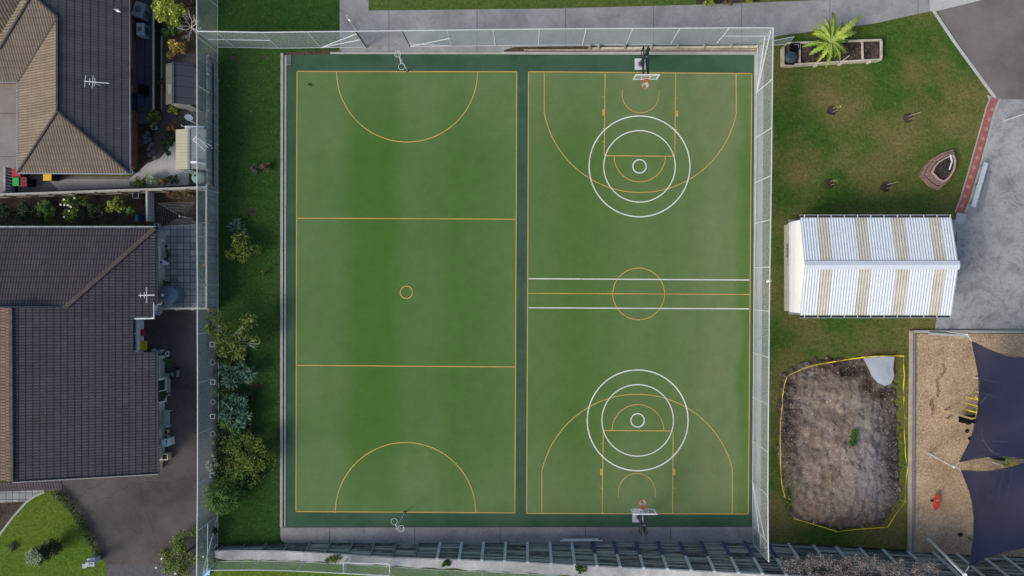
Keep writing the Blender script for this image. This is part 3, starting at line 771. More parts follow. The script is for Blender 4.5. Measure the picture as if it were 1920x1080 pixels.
# ---- planters along the driveway edge
def sqpot(label, px, py, sz=.34, name='square_planter', group='pots set along the driveway edge below the fence'):
    b = W(px, py); t = thing(name, label, 'planter', b, group); m = MB()
    for dx, dy, sx, sy in ((0, 1, sz, .05), (0, -1, sz, .05), (1, 0, .05, sz - .1), (-1, 0, .05, sz - .1)):
        m.box((b.x + dx * (sz / 2 - .025), b.y + dy * (sz / 2 - .025), .2), (sx, sy, .4))
    m.build('pot', M_pot, t); MB().box((b.x, b.y, .15), (sz - .1, sz - .1, .3)).build('soil', M_soil, t)
    p = MB(); blob(p, (b.x, b.y, .36), sz * .24, 22, .1); p.build('plant', G_dark, t)
def rpot(label, px, py, r=.17, mat=None, group='pots set along the driveway edge below the fence', rim=.022, name='round_pot', plant=True, h=.35):
    b = W(px, py); t = thing(name, label, 'pot', b, group); m = MB(); n = 18
    vs = []; 
    for rr, z in ((r * .75, 0), (r, h), (r + rim * .3, h + .03), (r - rim, h + .03), (r - rim * 1.6, h - .1)):
        vs += [(b.x + rr * math.cos(2 * math.pi * i / n), b.y + rr * math.sin(2 * math.pi * i / n), z) for i in range(n)]
    m.add(vs, [(j * n + i, j * n + (i + 1) % n, (j + 1) * n + (i + 1) % n, (j + 1) * n + i) for j in range(4) for i in range(n)])
    m.build('pot', mat or M_pot, t)
    MB().cyl(b, r * .85, h - .15, h - .1, 16).build('soil', M_soil, t)
    if plant:
        p = MB(); blob(p, (b.x, b.y, h - .02), r * .6, 20, .09); p.build('plant', G_dark, t)
M_pot = plain('pale_pot', (.42, .46, .47), .7, .1, 5)
ground('pot_bed', [(399, 585), (409, 585), (409, 985), (399, 960)], M_soil, .012)
sqpot('square pale planter just below the sprawling tree', 402.5, 645)
rpot('round pale pot just below the topmost square planter', 403, 678, .18)
sqpot('square planter half hidden by weeds beside the grey rosette bush', 403.5, 715)
rpot('round pot beside the larger blue green rosette bush', 403.5, 752, .16)
sqpot('square planter beside the bright green leafy shrub', 403, 779)
rpot('round pot between the leafy shrub and the pale tipped shrub', 403.5, 811, .18)
sqpot('square planter next to the mop headed palm', 402.5, 888)
for i, (px, py, r, mt) in enumerate([(403, 697, 7, G_dark), (402, 733, 7, G_green), (403, 795, 6, G_dark), (401, 832, 7, G_yel)]):
    shrub('weed', ['dark weed between round pot and half hidden planter', 'green weed between half hidden planter and blue green bush', 'dark weed below the square planter by the leafy shrub', 'yellow green weed below the last round pot'][i], 'weed', px, py, r, mt, .4, 120, .1, 4)

# ================================================================== houses
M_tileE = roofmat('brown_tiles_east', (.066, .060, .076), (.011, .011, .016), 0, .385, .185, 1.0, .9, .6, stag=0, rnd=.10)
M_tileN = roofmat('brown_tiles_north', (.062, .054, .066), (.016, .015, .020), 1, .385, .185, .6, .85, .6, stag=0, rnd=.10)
M_tileW = roofmat('sunlit_brown_tiles', (.17, .11, .085), (.05, .033, .03), 0, .40, .19, .4, .8, .9)  # sunlight on the west slope is put into this brighter, redder colour
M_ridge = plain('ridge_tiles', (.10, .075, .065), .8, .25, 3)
M_h1E = roofmat('shaded_tiles_east', (.078, .078, .088), (.024, .025, .030), 0, .40, .19, .85, .08, .4, stag=0, rnd=.03)  # same tile as the sunlit slopes, coloured dark for shade
M_h1S = roofmat('sunlit_tiles_south', (.172, .134, .105), (.055, .045, .038), 1, .40, .175, .12, .85, .8, stag=0, rnd=.04)  # south slope of that tile, sunlight put into the colour
M_h1W = roofmat('sunlit_tiles_west', (.25, .192, .135), (.10, .08, .06), 0, .40, .175, .10, .75, .8, stag=0, rnd=.04)  # west slope of that tile, coloured warm for direct sun
M_wallblue = plain('pale_blue_wall', (.66, .74, .80), .7, .1, 2)
M_wallgrey = plain('grey_render', (.42, .45, .48), .8, .12, 2)
M_brick = None
t_ = NT('brick'); br = t_.n('ShaderNodeTexBrick'); mp = t_.n('ShaderNodeCombineXYZ'); x_, y_, z_ = t_.sep()
t_.l(y_, mp.inputs[0]); t_.l(z_, mp.inputs[1]); t_.l(mp.outputs[0], br.inputs['Vector'])
br.inputs['Scale'].default_value = 1; br.inputs['Brick Width'].default_value = .24; br.inputs['Row Height'].default_value = .086; br.inputs['Mortar Size'].default_value = .008
br.inputs['Color1'].default_value = (.16, .055, .035, 1); br.inputs['Color2'].default_value = (.24, .085, .05, 1); br.inputs['Mortar'].default_value = (.2, .16, .13, 1)
M_brick = t_.done(br.outputs['Color'], .9)
def roof_plane(mb, pts, t=.14): mb.slab([W(*p) for p in pts], t)
# ---- lower house (brown tiles)
h2 = thing('house', 'house with dark brown tiled roof beside the asphalt driveway', 'house', (-31, -4, 0))
wl = MB().prism([(-44, 3.0), (-24.94, 3.0), (-24.94, -1.9), (-26.5, -1.9), (-26.5, -5.0), (-24.94, -5.0), (-24.94, -12.05), (-44, -12.05)], 0, 2.45)
wall = wl.build('wall', M_wallgrey, h2)
def east_h(px, px0, k):   # height of an east slope where it projects to px
    x0 = W(px0, 0, 2.5).x; return (2.5 + k * (x0 - (px - CX) / S)) / (1 - k * (px - CX) / (S * H))
m = MB(); E2 = [(293, 426, 2.5), (294, 570, 2.5), (288, 571, 2.54), (288, 596, 2.54), (249, 596, 2.83), (249, 661, 2.83), (294, 661, 2.5), (296, 888, 2.5), (24, 903, 4.4), (22, 577, 4.4), (124, 576, 3.7)]
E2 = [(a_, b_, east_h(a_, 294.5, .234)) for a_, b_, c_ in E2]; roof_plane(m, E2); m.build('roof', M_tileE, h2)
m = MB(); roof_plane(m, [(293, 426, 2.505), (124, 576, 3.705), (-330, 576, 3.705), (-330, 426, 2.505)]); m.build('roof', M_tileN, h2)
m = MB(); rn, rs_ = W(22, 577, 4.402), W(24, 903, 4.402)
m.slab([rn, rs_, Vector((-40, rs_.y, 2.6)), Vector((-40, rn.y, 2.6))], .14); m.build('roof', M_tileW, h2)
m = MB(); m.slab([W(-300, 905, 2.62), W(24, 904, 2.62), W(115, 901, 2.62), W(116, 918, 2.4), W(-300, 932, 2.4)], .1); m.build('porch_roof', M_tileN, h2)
# gable wall under the step between the two roofs
g0 = W(124, 576, 3.7); g1 = W(22, 577, 4.4)
m = MB(); m.add([(g0.x, g1.y + .03, 3.0), (g1.x - 2, g1.y + .03, 3.0), (g1.x - 2, g1.y + .03, 3.95), (g1.x, g1.y + .03, 4.28), (g0.x, g1.y + .03, 3.62)], [(0, 1, 2, 3, 4)])
m.build('gable_wall', M_wallblue, h2)
def cap(mb, p, q, w=.26, h=.1): mb.beam(W(*p) + Vector((0, 0, .05)), W(*q) + Vector((0, 0, .05)), w, h)
m = MB(); cap(m, (291, 428, 2.52), (125, 575, 3.71)); m.build('hip_cap', M_ridge, h2)
m = MB(); cap(m, (21, 578, 4.41), (23, 902, 4.41), .22); m.build('ridge_cap', M_ridge, h2)
m = MB(); m.beam(W(296, 889, 2.52), W(24, 904.5, 4.42), .06, .14); m.build('verge_trim', plain('pale_mortar', (.33, .31, .29), .8, .3, 9), h2)
m = MB(); m.beam(W(122, 576, 3.66), W(-100, 576, 3.66), .07, .12); m.build('fascia', M_pot, h2)
m = MB(); m.beam(W(93, 573.5, 3.55), W(121, 573.5, 3.55), .12, .06); m.build('flashing', M_wallblue, h2)
M_gut = plain('white_gutter', (.78, .80, .80), .4, .05, 3)
M_dgut = plain('dark_gutter', (.04, .04, .045), .5, .1, 3)
g = MB(); g.beam(W(287.5, 568, 2.5), W(287.5, 597, 2.5), .12, .1).beam(W(289.5, 596.5, 2.5), W(249, 597.5, 2.72), .11, .1); g.build('gutter', M_gut, h2)
g = MB(); g.beam(W(294.5, 426, 2.44), W(295, 570, 2.44), .1, .1); g.build('gutter', M_dgut, h2)
g = MB(); g.beam(W(295, 661, 2.44), W(297, 888, 2.44), .1, .1); g.build('gutter', M_dgut, h2)
g = MB(); g.beam(W(293, 425.2, 2.46), W(-300, 425.2, 2.46), .1, .1); g.build('gutter', M_galvd, h2)
g = MB(); g.tube([W(294, 577, 2.35), W(294.5, 570.5, 2.2), W(302, 570, 1.9), W(302.5, 567, 1.8)], .04, 6); g.build('downpipe', M_gut, h2)
# recess wall with its long window; east wall window
def window(parent, x, y0, y1, z0, z1, frame=M_white, panes=2):
    f = MB(); th = .05
    f.box((x + .03, (y0 + y1) / 2, z1), (.08, y1 - y0 + .1, th)); f.box((x + .05, (y0 + y1) / 2, z0), (.14, y1 - y0 + .1, th))
    for i in range(panes + 1): f.box((x + .03, y0 + (y1 - y0) * i / panes, (z0 + z1) / 2), (.08, th, z1 - z0 - th))
    o = f.build('window', frame, parent)
    MB().box((x + .02, (y0 + y1) / 2, (z0 + z1) / 2), (.03, y1 - y0 - .02, z1 - z0 - .02)).build('pane', M_glass, o)
MB().box((-26.44, -3.45, 1.2), (.1, 3.1, 2.38)).build('recess_cladding', M_wallblue, h2)
window(h2, -26.38, -4.6, -2.3, 1.1, 2.05)
MB().box((-24.86, -7.35, 1.15), (.14, 1.75, 2.2)).build('door_frame', M_wallblue, h2)
window(h2, -24.78, -8.1, -6.6, .35, 2.05)
window(h2, -24.93, 1.0, 2.4, 1.0, 2.0)
ground('porch_slab', [(306, 700), (320, 700), (320, 742), (306, 742)], M_kerb, .02)
ground('porch_slab', [(296, 428), (311, 440), (310, 548), (296, 548)], M_kerb, .02)
ground('path', [(297, 742), (309, 742), (307, 865), (297, 875)], M_pathL, .018)

# ---- upper house (one tile, slopes coloured as shaded or sunlit)
h1 = thing('house', 'house with tiled hip roof coloured dark for shade and tan for sun at the upper left', 'house', (-30, 12, 0))
MB().prism([(-26.8, 7.85), (-32.75, 7.85), (-32.75, 13.75), (-46, 13.75), (-46, 24), (-26.8, 24)], 0, 2.45).build('wall', M_brick, h1)
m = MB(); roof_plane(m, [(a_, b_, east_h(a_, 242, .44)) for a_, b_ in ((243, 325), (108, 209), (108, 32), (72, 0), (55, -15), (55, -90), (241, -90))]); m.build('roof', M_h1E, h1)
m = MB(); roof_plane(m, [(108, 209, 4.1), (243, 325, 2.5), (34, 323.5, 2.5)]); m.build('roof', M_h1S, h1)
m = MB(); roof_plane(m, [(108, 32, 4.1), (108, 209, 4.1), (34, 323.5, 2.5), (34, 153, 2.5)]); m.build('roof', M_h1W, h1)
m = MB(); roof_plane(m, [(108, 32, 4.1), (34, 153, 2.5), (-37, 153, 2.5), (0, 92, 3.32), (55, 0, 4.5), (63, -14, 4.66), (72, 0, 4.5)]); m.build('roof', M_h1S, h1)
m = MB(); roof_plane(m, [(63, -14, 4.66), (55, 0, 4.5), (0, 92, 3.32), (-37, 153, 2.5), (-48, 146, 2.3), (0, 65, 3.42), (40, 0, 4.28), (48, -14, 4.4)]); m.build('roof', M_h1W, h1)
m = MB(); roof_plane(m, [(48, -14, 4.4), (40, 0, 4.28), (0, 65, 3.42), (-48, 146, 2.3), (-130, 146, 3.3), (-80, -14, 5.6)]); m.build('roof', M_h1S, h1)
M_rid1 = plain('dark_ridge', (.055, .05, .05), .8, .2, 4)
for a_, b_ in (((108, 209, 4.11), (108, 32, 4.11)), ((108, 209, 4.11), (243, 325, 2.51)), ((108, 209, 4.11), (34, 323, 2.51)), ((108, 32, 4.11), (72, 0, 4.51)), ((55, 0, 4.51), (0, 92, 3.33))):
    m = MB(); cap(m, a_, b_, .12, .07); m.build('ridge_cap', M_rid1, h1)
m = MB(); m.beam(W(34, 153, 2.52), W(107, 33, 4.11), .1, .04); m.build('valley', M_dgut, h1)
g = MB(); g.beam(W(242, -80, 2.44), W(244, 326, 2.44), .1, .1).beam(W(244, 326, 2.44), W(33, 324.6, 2.44), .1, .1); g.build('gutter', M_galvd, h1)
g = MB(); g.beam(W(33, 325, 2.44), W(33, 154, 2.44), .1, .1).beam(W(33, 154, 2.44), W(-60, 154, 2.44), .1, .1); g.build('gutter', M_galvd, h1)
window(h1, -26.8, 13.5, 14.5, .9, 2.0, M_dark, 1); window(h1, -26.8, 11.8, 12.9, .3, 2.0, M_dark, 1)

def antenna(label, p, els, boom, yaw, mat=M_galv, mast=.9):
    t = thing('tv_antenna', label, 'antenna', p); p = Vector(p)
    MB().tube([p, p + Vector((0, 0, mast))], .03, 6).build('mast', mat, t)
    d = Vector((math.cos(yaw), math.sin(yaw), 0)); s = Vector((-d.y, d.x, 0)); z = Vector((0, 0, mast))
    MB().tube([p + z - d * boom * .35, p + z + d * boom * .65], .028, 6).build('boom', mat, t)
    for f, l in els: MB().tube([p + z + d * boom * f - s * l / 2, p + z + d * boom * f + s * l / 2], .022, 5).build('element', mat, t)
antenna('thin antenna on the right slope of the upper house roof', W(190, 161, 3.05), [(-.3, .75), (-.12, .45), (.08, .5), (.0, .8)], 1.6, -.08)
antenna('white antenna at the eave above the blue tank', W(290, 553, 2.55), [(.15, 1.0), (.3, .35), (.55, .3)], 1.0, math.pi + .02, M_white, .7)
t = thing('seagull', 'white seagull resting on the right slope of the upper house roof', 'bird', W(221, 20, 2.85))
c = W(221, 20, 2.95); m = MB(); k_ = []
d = Vector((.8, -.45, 0)).normalized(); s = Vector((-d.y, d.x, 0)); n = 10
prof = [(-.24, .01, 0), (-.15, .045, .0), (-.05, .08, .01), (.06, .085, .02), (.13, .055, .05), (.17, .045, .09), (.21, .05, .11), (.25, .03, .11), (.27, .01, .105)]
for x_, r, zz in prof:
    for i in range(n):
        a = 2 * math.pi * i / n; q = c + d * x_ + s * math.cos(a) * r + Vector((0, 0, zz + math.sin(a) * r)); k_.append(tuple(q))
m.add(k_, [(j * n + i, j * n + (i + 1) % n, (j + 1) * n + (i + 1) % n, (j + 1) * n + i) for j in range(len(prof) - 1) for i in range(n)])
m.build('body', M_white, t, smooth=True)
for sg in (-1, 1):
    m = MB(); q = [c + s * sg * .07 + d * .08 + Vector((0, 0, .05)), c + s * sg * .11 + Vector((0, 0, .05)), c + s * sg * .05 - d * .32 + Vector((0, 0, .03)), c + s * sg * .02 - d * .1 + Vector((0, 0, .10))]
    m.face(q).build('wing', plain('gull_grey', (.35, .37, .4), .7, .1, 5), t)
    MB().tube([c + s * sg * .03 + Vector((0, 0, -.06)), c + s * sg * .03 + Vector((0, 0, -.14))], .01, 4).build('leg', M_red, t)
MB().tube([c + d * .26 + Vector((0, 0, .105)), c + d * .33 + Vector((0, 0, .095))], .014, 5, .004).build('beak', M_yel, t)
# ================================================================== yards between the houses and the fence
ground('side_path', [(240, -100), (289, -100), (289, 208), (284, 235), (243, 235)], concrete('dim_concrete', (.085, .10, .105), (.12, .14, .145), .3, joints=[(1, 3.1, .2)]), .008)
ground('garden_bed', [(289, -100), (372, -100), (372, 235), (300, 240), (286, 232)], M_brownsoil, .008)
ground('garden_bed', [(243, 232), (300, 232), (330, 240), (300, 300), (243, 330)], M_soil, .010)
ground('dark_path', [(304, 205), (322, 205), (300, 300), (285, 310), (290, 250)], M_drive, .012)
ground('yard', [(304, 100), (409, 100), (409, 352), (304, 352)], M_drive, .0095)
ground('pale_pavement', [(277, 306), (300, 297), (318, 277), (330, 262), (332, 318), (354, 318), (354, 346), (300, 350), (262, 350), (240, 338)], M_pathL, .014)
ground('path', [(20, 330), (245, 331), (262, 350), (262, 355), (20, 365)], concrete('patio_concrete', (.16, .16, .155), (.26, .26, .25), .3), .012)
ground('path', [(90, 336), (240, 336), (245, 350), (110, 356)], M_pathL, .015)
ground('patio', [(-80, 150), (34, 150), (34, 364), (-80, 366)], concrete('beige_concrete', (.22, .205, .19), (.30, .28, .26), .25, joints=[(1, 3, .1)]), .012)
ground('garden_bed', [(-80, 366), (276, 354), (409, 352), (409, 424), (-80, 428)], M_soil, .009)
tm = NT('paver'); x_, y_, z_ = tm.sep()
c_ = tm.ramp(tm.noise(.9, 6, .7), [(.3, (.22, .235, .235)), (.7, (.36, .375, .375))])
wn = tm.n('ShaderNodeTexWhiteNoise'); wn.noise_dimensions = '2D'; cv = tm.n('ShaderNodeCombineXYZ')
tm.l(tm.math('FLOOR', tm.math('DIVIDE', x_, .455)), cv.inputs[0]); tm.l(tm.math('FLOOR', tm.math('DIVIDE', y_, .455)), cv.inputs[1]); tm.l(cv.outputs[0], wn.inputs['Vector'])
c_ = tm.mix(1.0, c_, tm.ramp(wn.outputs['Value'], [(0, .82), (1, 1.15)]), 'MULTIPLY')
for v in (x_, y_): c_ = tm.mix(tm.math('LESS_THAN', tm.math('FRACT', tm.math('DIVIDE', v, .455)), .09), c_, (.05, .058, .058))
M_paver = tm.done(c_, .85)
ground('paved_patio', [(296, 424), (409, 418), (409, 578), (296, 578)], M_paver, .011)
ground('driveway', [(236, 577), (401, 578), (400, 1000), (390, 1140), (207, 1140), (198, 1062), (188, 1040), (165, 990), (140, 950), (118, 925), (60, 880), (236, 880)], M_drive, .007)
ground('driveway', [(199, 1058), (396, 1058), (392, 1300), (207, 1300)], plain('lower_driveway', (.10, .098, .10), .9, .2, 4), .0085)
ground('lawn_front', [(80, 924), (96, 921), (122, 937), (152, 972), (176, 1010), (196, 1052), (199, 1060), (206, 1300), (-500, 1300), (-60, 1080), (0, 1002), (24, 970), (50, 941)], M_lawnS, .012)
ground('garden_bed', [(-400, 905), (85, 915), (80, 924), (24, 970), (-60, 1080), (-400, 1200)], M_soil, .009)
ground('paved_strip', [(-60, 918), (85, 918), (50, 940), (-60, 946)], M_paver, .014)
k = MB().ribbon([W(84, 922), W(66, 930), W(50, 941), W(24, 970), (W(0, 1002)), W(-60, 1080)], .14, .03); struct('lawn_kerb', k, M_kerb)

def fence_run(label, a_, b_, h, posts=4, mat=M_palewood, name='timber_fence', boards=True, cap_=True, group=None, th=.03, railm=None, capm=None, gap=.16, side=1):
    a_ = W(*a_, 0); b_ = W(*b_, 0); t = thing(name, label, 'fence', a_, group); d = (b_ - a_); L_ = d.length; d.normalize(); s = Vector((-d.y, d.x, 0)) * side
    if boards:
        m = MB(); n = int(L_ / gap)
        for i in range(n):
            p = a_ + d * (i + .5) * L_ / n; hh = h * U(.985, 1.0); w = L_ / n * .86
            m.beam(p + Vector((0, 0, .03)), p + Vector((0, 0, hh)), w if abs(d.x) > abs(d.y) else th, th if abs(d.x) > abs(d.y) else w)
        m.build('palings', mat, t)
    for i in range(posts + 1):
        p = a_.lerp(b_, i / posts) - s * .08; MB().box((p.x, p.y, h * .49), (.09, .09, h * .98)).build('post', railm or M_timber, t)
    for z in ((.3, h * .8) if boards else (h * .5,)):
        m = MB(); m.beam(a_ - s * .05 + Vector((0, 0, z)), b_ - s * .05 + Vector((0, 0, z)), .05, .09); m.build('rail', railm or M_timber, t)
    if cap_: m = MB(); m.beam(a_ + Vector((0, 0, h + .02)), b_ + Vector((0, 0, h + .02)), .12, .04); m.build('cap_rail', capm or M_kerb, t)
    return t
def px_base(px, py, h):   # ground point below a top seen at (px, py)
    f = (H - h) / H; return (CX + (px - CX) * f, CY + (py - CY) * f)
M_paling = NT('paling'); c_ = M_paling.ramp(M_paling.g.outputs['Random Per Island'], [(0, (.12, .15, .155)), (.5, (.20, .24, .25)), (1, (.38, .43, .44))])
c_ = M_paling.mix(M_paling.ramp(M_paling.noise(.8, 5, .7), [(.5, 0), (.75, .5)]), c_, (.08, .11, .11)); M_paling = M_paling.done(c_, .9)
fence_run('grey paling fence beside the paved patio and rotary clothesline', (407.3, 577), (407.3, 352), 1.65, 7, M_paling, cap_=True)
fence_run('grey paling fence beside the garden shed and cream shed', (407.3, 350), (407.3, 118), 1.6, 7, M_paling, cap_=False, capm=M_dark)
ex = thing('timber_rail', 'dark rail running along the paling fence beside the sheds', 'rail', W(405, 352)); MB().beam(W(399.5, 350, .95), W(399.5, 120, .95), .06, .08).build('rail', M_dark, ex)
fence_run('long boundary fence with pale capping between the two house yards', px_base(-40, 366, 1.5), px_base(388, 351, 1.5), 1.5, 10, M_palewood)
fence_run('short blue grey fence at right end of the dark shrub garden', px_base(275, 357, .95), px_base(276, 414, .95), .95, 2, M_wallgrey, gap=.2, capm=M_pot)
fence_run('blue grey gate panel beside the wheelie bins', px_base(9, 314, 1.0), px_base(9, 364, 1.0), 1.0, 2, M_wallgrey, gap=.2, name='gate_panel')
fence_run('thin rail fence dividing paved patio from the driveway', px_base(300, 578.5, 1.0), px_base(390, 578.5, 1.0), 1.0, 3, cap_=True, boards=False, name='rail_fence', capm=M_kerb)
fence_run('thin pale topped fence along the dim side path', px_base(288, -30, .9), px_base(288, 205, .9), .9, 6, M_dark, capm=M_kerb, gap=.2)
t = thing('garden_edging', 'thin pale edging strip between brown bed and shed yard', 'edging', W(303, 140)); MB().beam(W(303, 68, .06), W(303, 206, .06), .05, .12).build('edging', M_kerb, t)

def gable_shed(label, x0, x1, xr, y0, y1, he, hr, mW, mE, mwall, lines=0):
    """roof edges given in photo pixels: eaves x0/x1, ridge xr"""
    a0, a1 = W(x0, y0, he), W(x1, y1, he); r0 = W(xr, y0, hr); X0, X1, XR, Y0, Y1 = a0.x, a1.x, r0.x, a0.y, a1.y
    t = thing('garden_shed', label, 'shed', ((X0 + X1) / 2, (Y0 + Y1) / 2, 0)); i = .12
    w = MB(); w.prism([(X0 + i, Y1 + i), (X1 - i, Y1 + i), (X1 - i, Y0 - i), (X0 + i, Y0 - i)], 0, he - .06)
    for y in (Y0 - i, Y1 + i): w.face([(X0 + i, y, he - .07), (X1 - i, y, he - .07), (XR, y, hr - .08)])
    w.build('wall', mwall, t)
    for xa, mt in ((X0, mW), (X1, mE)):
        m = MB(); m.slab([Vector((xa, Y1, he)), Vector((XR, Y1, hr)), Vector((XR, Y0, hr)), Vector((xa, Y0, he))], .05); m.build('roof', mt, t)
    MB().beam((XR, Y1 - .02, hr + .02), (XR, Y0 + .02, hr + .02), .14, .04).build('ridge_cap', mE, t)
    return t, (X0, X1, XR, Y0, Y1)
def ribbed(name, col, dark, per=.2, ax=1, wd=.14, r=.6):
    t = NT(name); xyz = t.sep(); fr = t.math('FRACT', t.math('DIVIDE', xyz[ax], per))
    c = t.mix(t.ramp(t.noise(.7, 5, .7), [(.3, 0), (.7, 1)]), [x * .88 for x in col], col); c = t.mix(t.math('LESS_THAN', fr, wd), c, dark); t.bump(fr, .2, .02); return t.done(c, r)
t, q = gable_shed('small garden shed with olive and charcoal panel roof', 311, 364, 325, 120, 196, 1.9, 2.25, ribbed('olive_panel', (.12, .115, .085), (.09, .085, .06), .9), ribbed('charcoal_panel', (.045, .06, .075), (.012, .014, .018), .72, wd=.06), M_timber)
MB().box((W(319, 167, 2.1).x, W(319, 167, 2.1).y, 2.14), (.24, .62, .03)).build('skylight', plain('pale_panel', (.22, .23, .17), .6, .1, 3), t)
MB().box((q[2] + .55, q[4] - .02, 1.0), (.75, .06, 1.7)).build('door', M_palewood, t)
t, q = gable_shed('cream and grey ribbed roof shed against the paling fence', 329.5, 387, 354, 243, 317.5, 2.0, 2.2, ribbed('cream_rib', (.46, .45, .31), (.27, .26, .18), .2, wd=.12), ribbed('grey_rib', (.26, .29, .28), (.19, .21, .21), .2), plain('shed_wall', (.24, .25, .24), .7, .15, 3))
MB().box((q[2] - .3, q[4] - .05, .95), (.8, .05, 1.75)).build('door', M_palewood, t)

def box_thing(name, label, cat, px, py, sx, sy, h, mat, rz=0, top=None, legs=False, group=None, bevel=.03):
    b = W(px, py, h); b.z = 0; t = thing(name, label, cat, b, group)
    MB().box((b.x, b.y, h / 2), (sx, sy, h), rz).build('body', mat, t, bevel=bevel)
    if top: MB().box((b.x, b.y, h + .02), (sx * .96, sy * .96, .04), rz).build('lid', top, t, bevel=.01)
    return t, b
M_ac = plain('grey_metal_case', (.32, .38, .41), .5, .1, 3); M_ac2 = plain('light_metal_case', (.52, .58, .66), .5, .06, 3)
M_vent = plain('fan_grille', (.15, .17, .18), .6, .2, 8)
def heatpump(label, px, py, sx, sy, h, mat, rz=0):
    t, b = box_thing('heat_pump', label, 'heat pump', px, py, sx, sy, h, mat, rz)
    MB().cyl((b.x, b.y, 0), min(sx, sy) * .3, h + .005, h + .02, 16).build('fan_cover', M_vent, t)
    MB().box((b.x + sx / 2 + .01, b.y, h * .5), (.02, sy * .7, h * .6)).build('grille', M_vent, t)
heatpump('large grey outdoor unit beside the brick wall at the top edge', 259, 17, .72, 1.0, .9, M_ac, -.35)
heatpump('pale outdoor unit below the large grey one', 262, 54, .5, .85, .8, M_ac2)
heatpump('dark outdoor unit against the brown tiled house', 323, 702, .42, .68, .75, M_dark)
t, b = box_thing('water_heater', 'pale blue metal cabinet by the house with a small dark label', 'cabinet', 309, 831, .46, .5, .9, plain('pale_cyan', (.50, .66, .70), .5, .05, 3), .15)
MB().box((b.x + .12, b.y + .1, .905), (.08, .12, .012)).build('label_plate', M_dark, t)
t = thing('garden_ledge', 'long lavender grey ledge slab along the brick wall', 'slab', W(266, 130)); m = MB().prism([W(259, 66), W(272, 66), W(272, 198), (W(266, 200)), W(259, 196)], .01, .18); m.build('slab', plain('lavender_slab', (.095, .11, .19), .7, .15, 2), t)
t, b = box_thing('compost_bin', 'rounded black bin standing on the lavender slab', 'bin', 265, 167, .42, .68, .7, M_black, 0, M_black, bevel=.12)

def wheelie(label, px, py, lid, rz=0):
    b = W(px, py, 1.0); b.z = 0; t = thing('wheelie_bin', label, 'wheelie bin', b, 'wheelie bins by the upper house'); ca, sa = math.cos(rz), math.sin(rz)
    m = MB(); v = []
    for z, a in ((.08, .2), (.95, .27)): v += [(b.x + x * a * ca - y * a * 1.1 * sa, b.y + x * a * sa + y * a * 1.1 * ca, z) for x, y in ((-1, -1), (1, -1), (1, 1), (-1, 1))]
    m.add(v, [(3, 2, 1, 0), (4, 5, 6, 7), (0, 1, 5, 4), (1, 2, 6, 5), (2, 3, 7, 6), (3, 0, 4, 7)]); m.build('body', M_black, t)
    MB().box((b.x, b.y, .99), (.58, .62, .07), rz).build('lid', lid, t, bevel=.03)
    MB().box((b.x, b.y + .3, 1.0), (.5, .05, .05), rz).build('handle', lid, t)
    for s_ in (-1, 1): MB().tube([(b.x + s_ * .2, b.y + .22, .1), (b.x + s_ * .25, b.y + .22, .1)], .1, 10).build('wheel', M_black, t)
M_redlid = plain('red_lid', (.42, .03, .05), .5, .1, 3, bump=0); M_grnlid = plain('green_lid', (.03, .36, .08), .5, .1, 3, bump=0); M_yellid = plain('yellow_lid', (.75, .48, .02), .5, .08, 3, bump=0)
wheelie('wheelie bin with red lid above the green lidded one', 30.5, 325, M_redlid)
wheelie('wheelie bin with green lid beside the blue grey gate', 31.5, 340, M_grnlid)
wheelie('small dark red lidded bin right of the green lidded bin', 43, 341, plain('dark_red_lid', (.2, .02, .03), .5, .1, 3, bump=0))
wheelie('wheelie bin with yellow lid under the upper house roof eave', 89, 330, M_yellid)

# chairs in the recess
def plastic_chair(label, px, py, mat, round_=False, s_=.5):
    b = W(px, py); t = thing('plastic_chair', label, 'chair', b, 'chairs in the recess of the brown tiled house')
    if round_: MB().cyl(b, .24, .42, .47, 18, .23).build('seat', mat, t)
    else: MB().box((b.x, b.y, .44), (s_, s_, .06)).build('seat', mat, t, bevel=.05)
    for dx in (-1, 1):
        for dy in (-1, 1): MB().tube([(b.x + dx * .17, b.y + dy * .17, .02), (b.x + dx * .14, b.y + dy * .14, .42)], .022, 6).build('leg', mat, t)
    if not round_:
        MB().box((b.x - s_ / 2 + .03, b.y, .64), (.05, s_ * .9, .38)).build('backrest', mat, t, bevel=.02)
        for dy in (-1, 1): MB().box((b.x, b.y + dy * (s_ / 2 - .03), .6), (s_ * .8, .045, .04)).build('armrest', mat, t, bevel=.015)
plastic_chair('round dark red stool in the house recess', 273, 622.5, plain('dark_red_plastic', (.42, .02, .045), .5, .1, 3, bump=0), True)
plastic_chair('mustard yellow armchair in the house recess', 273.5, 647, plain('mustard_plastic', (.75, .48, .01), .5, .1, 3, bump=0), False, .64)
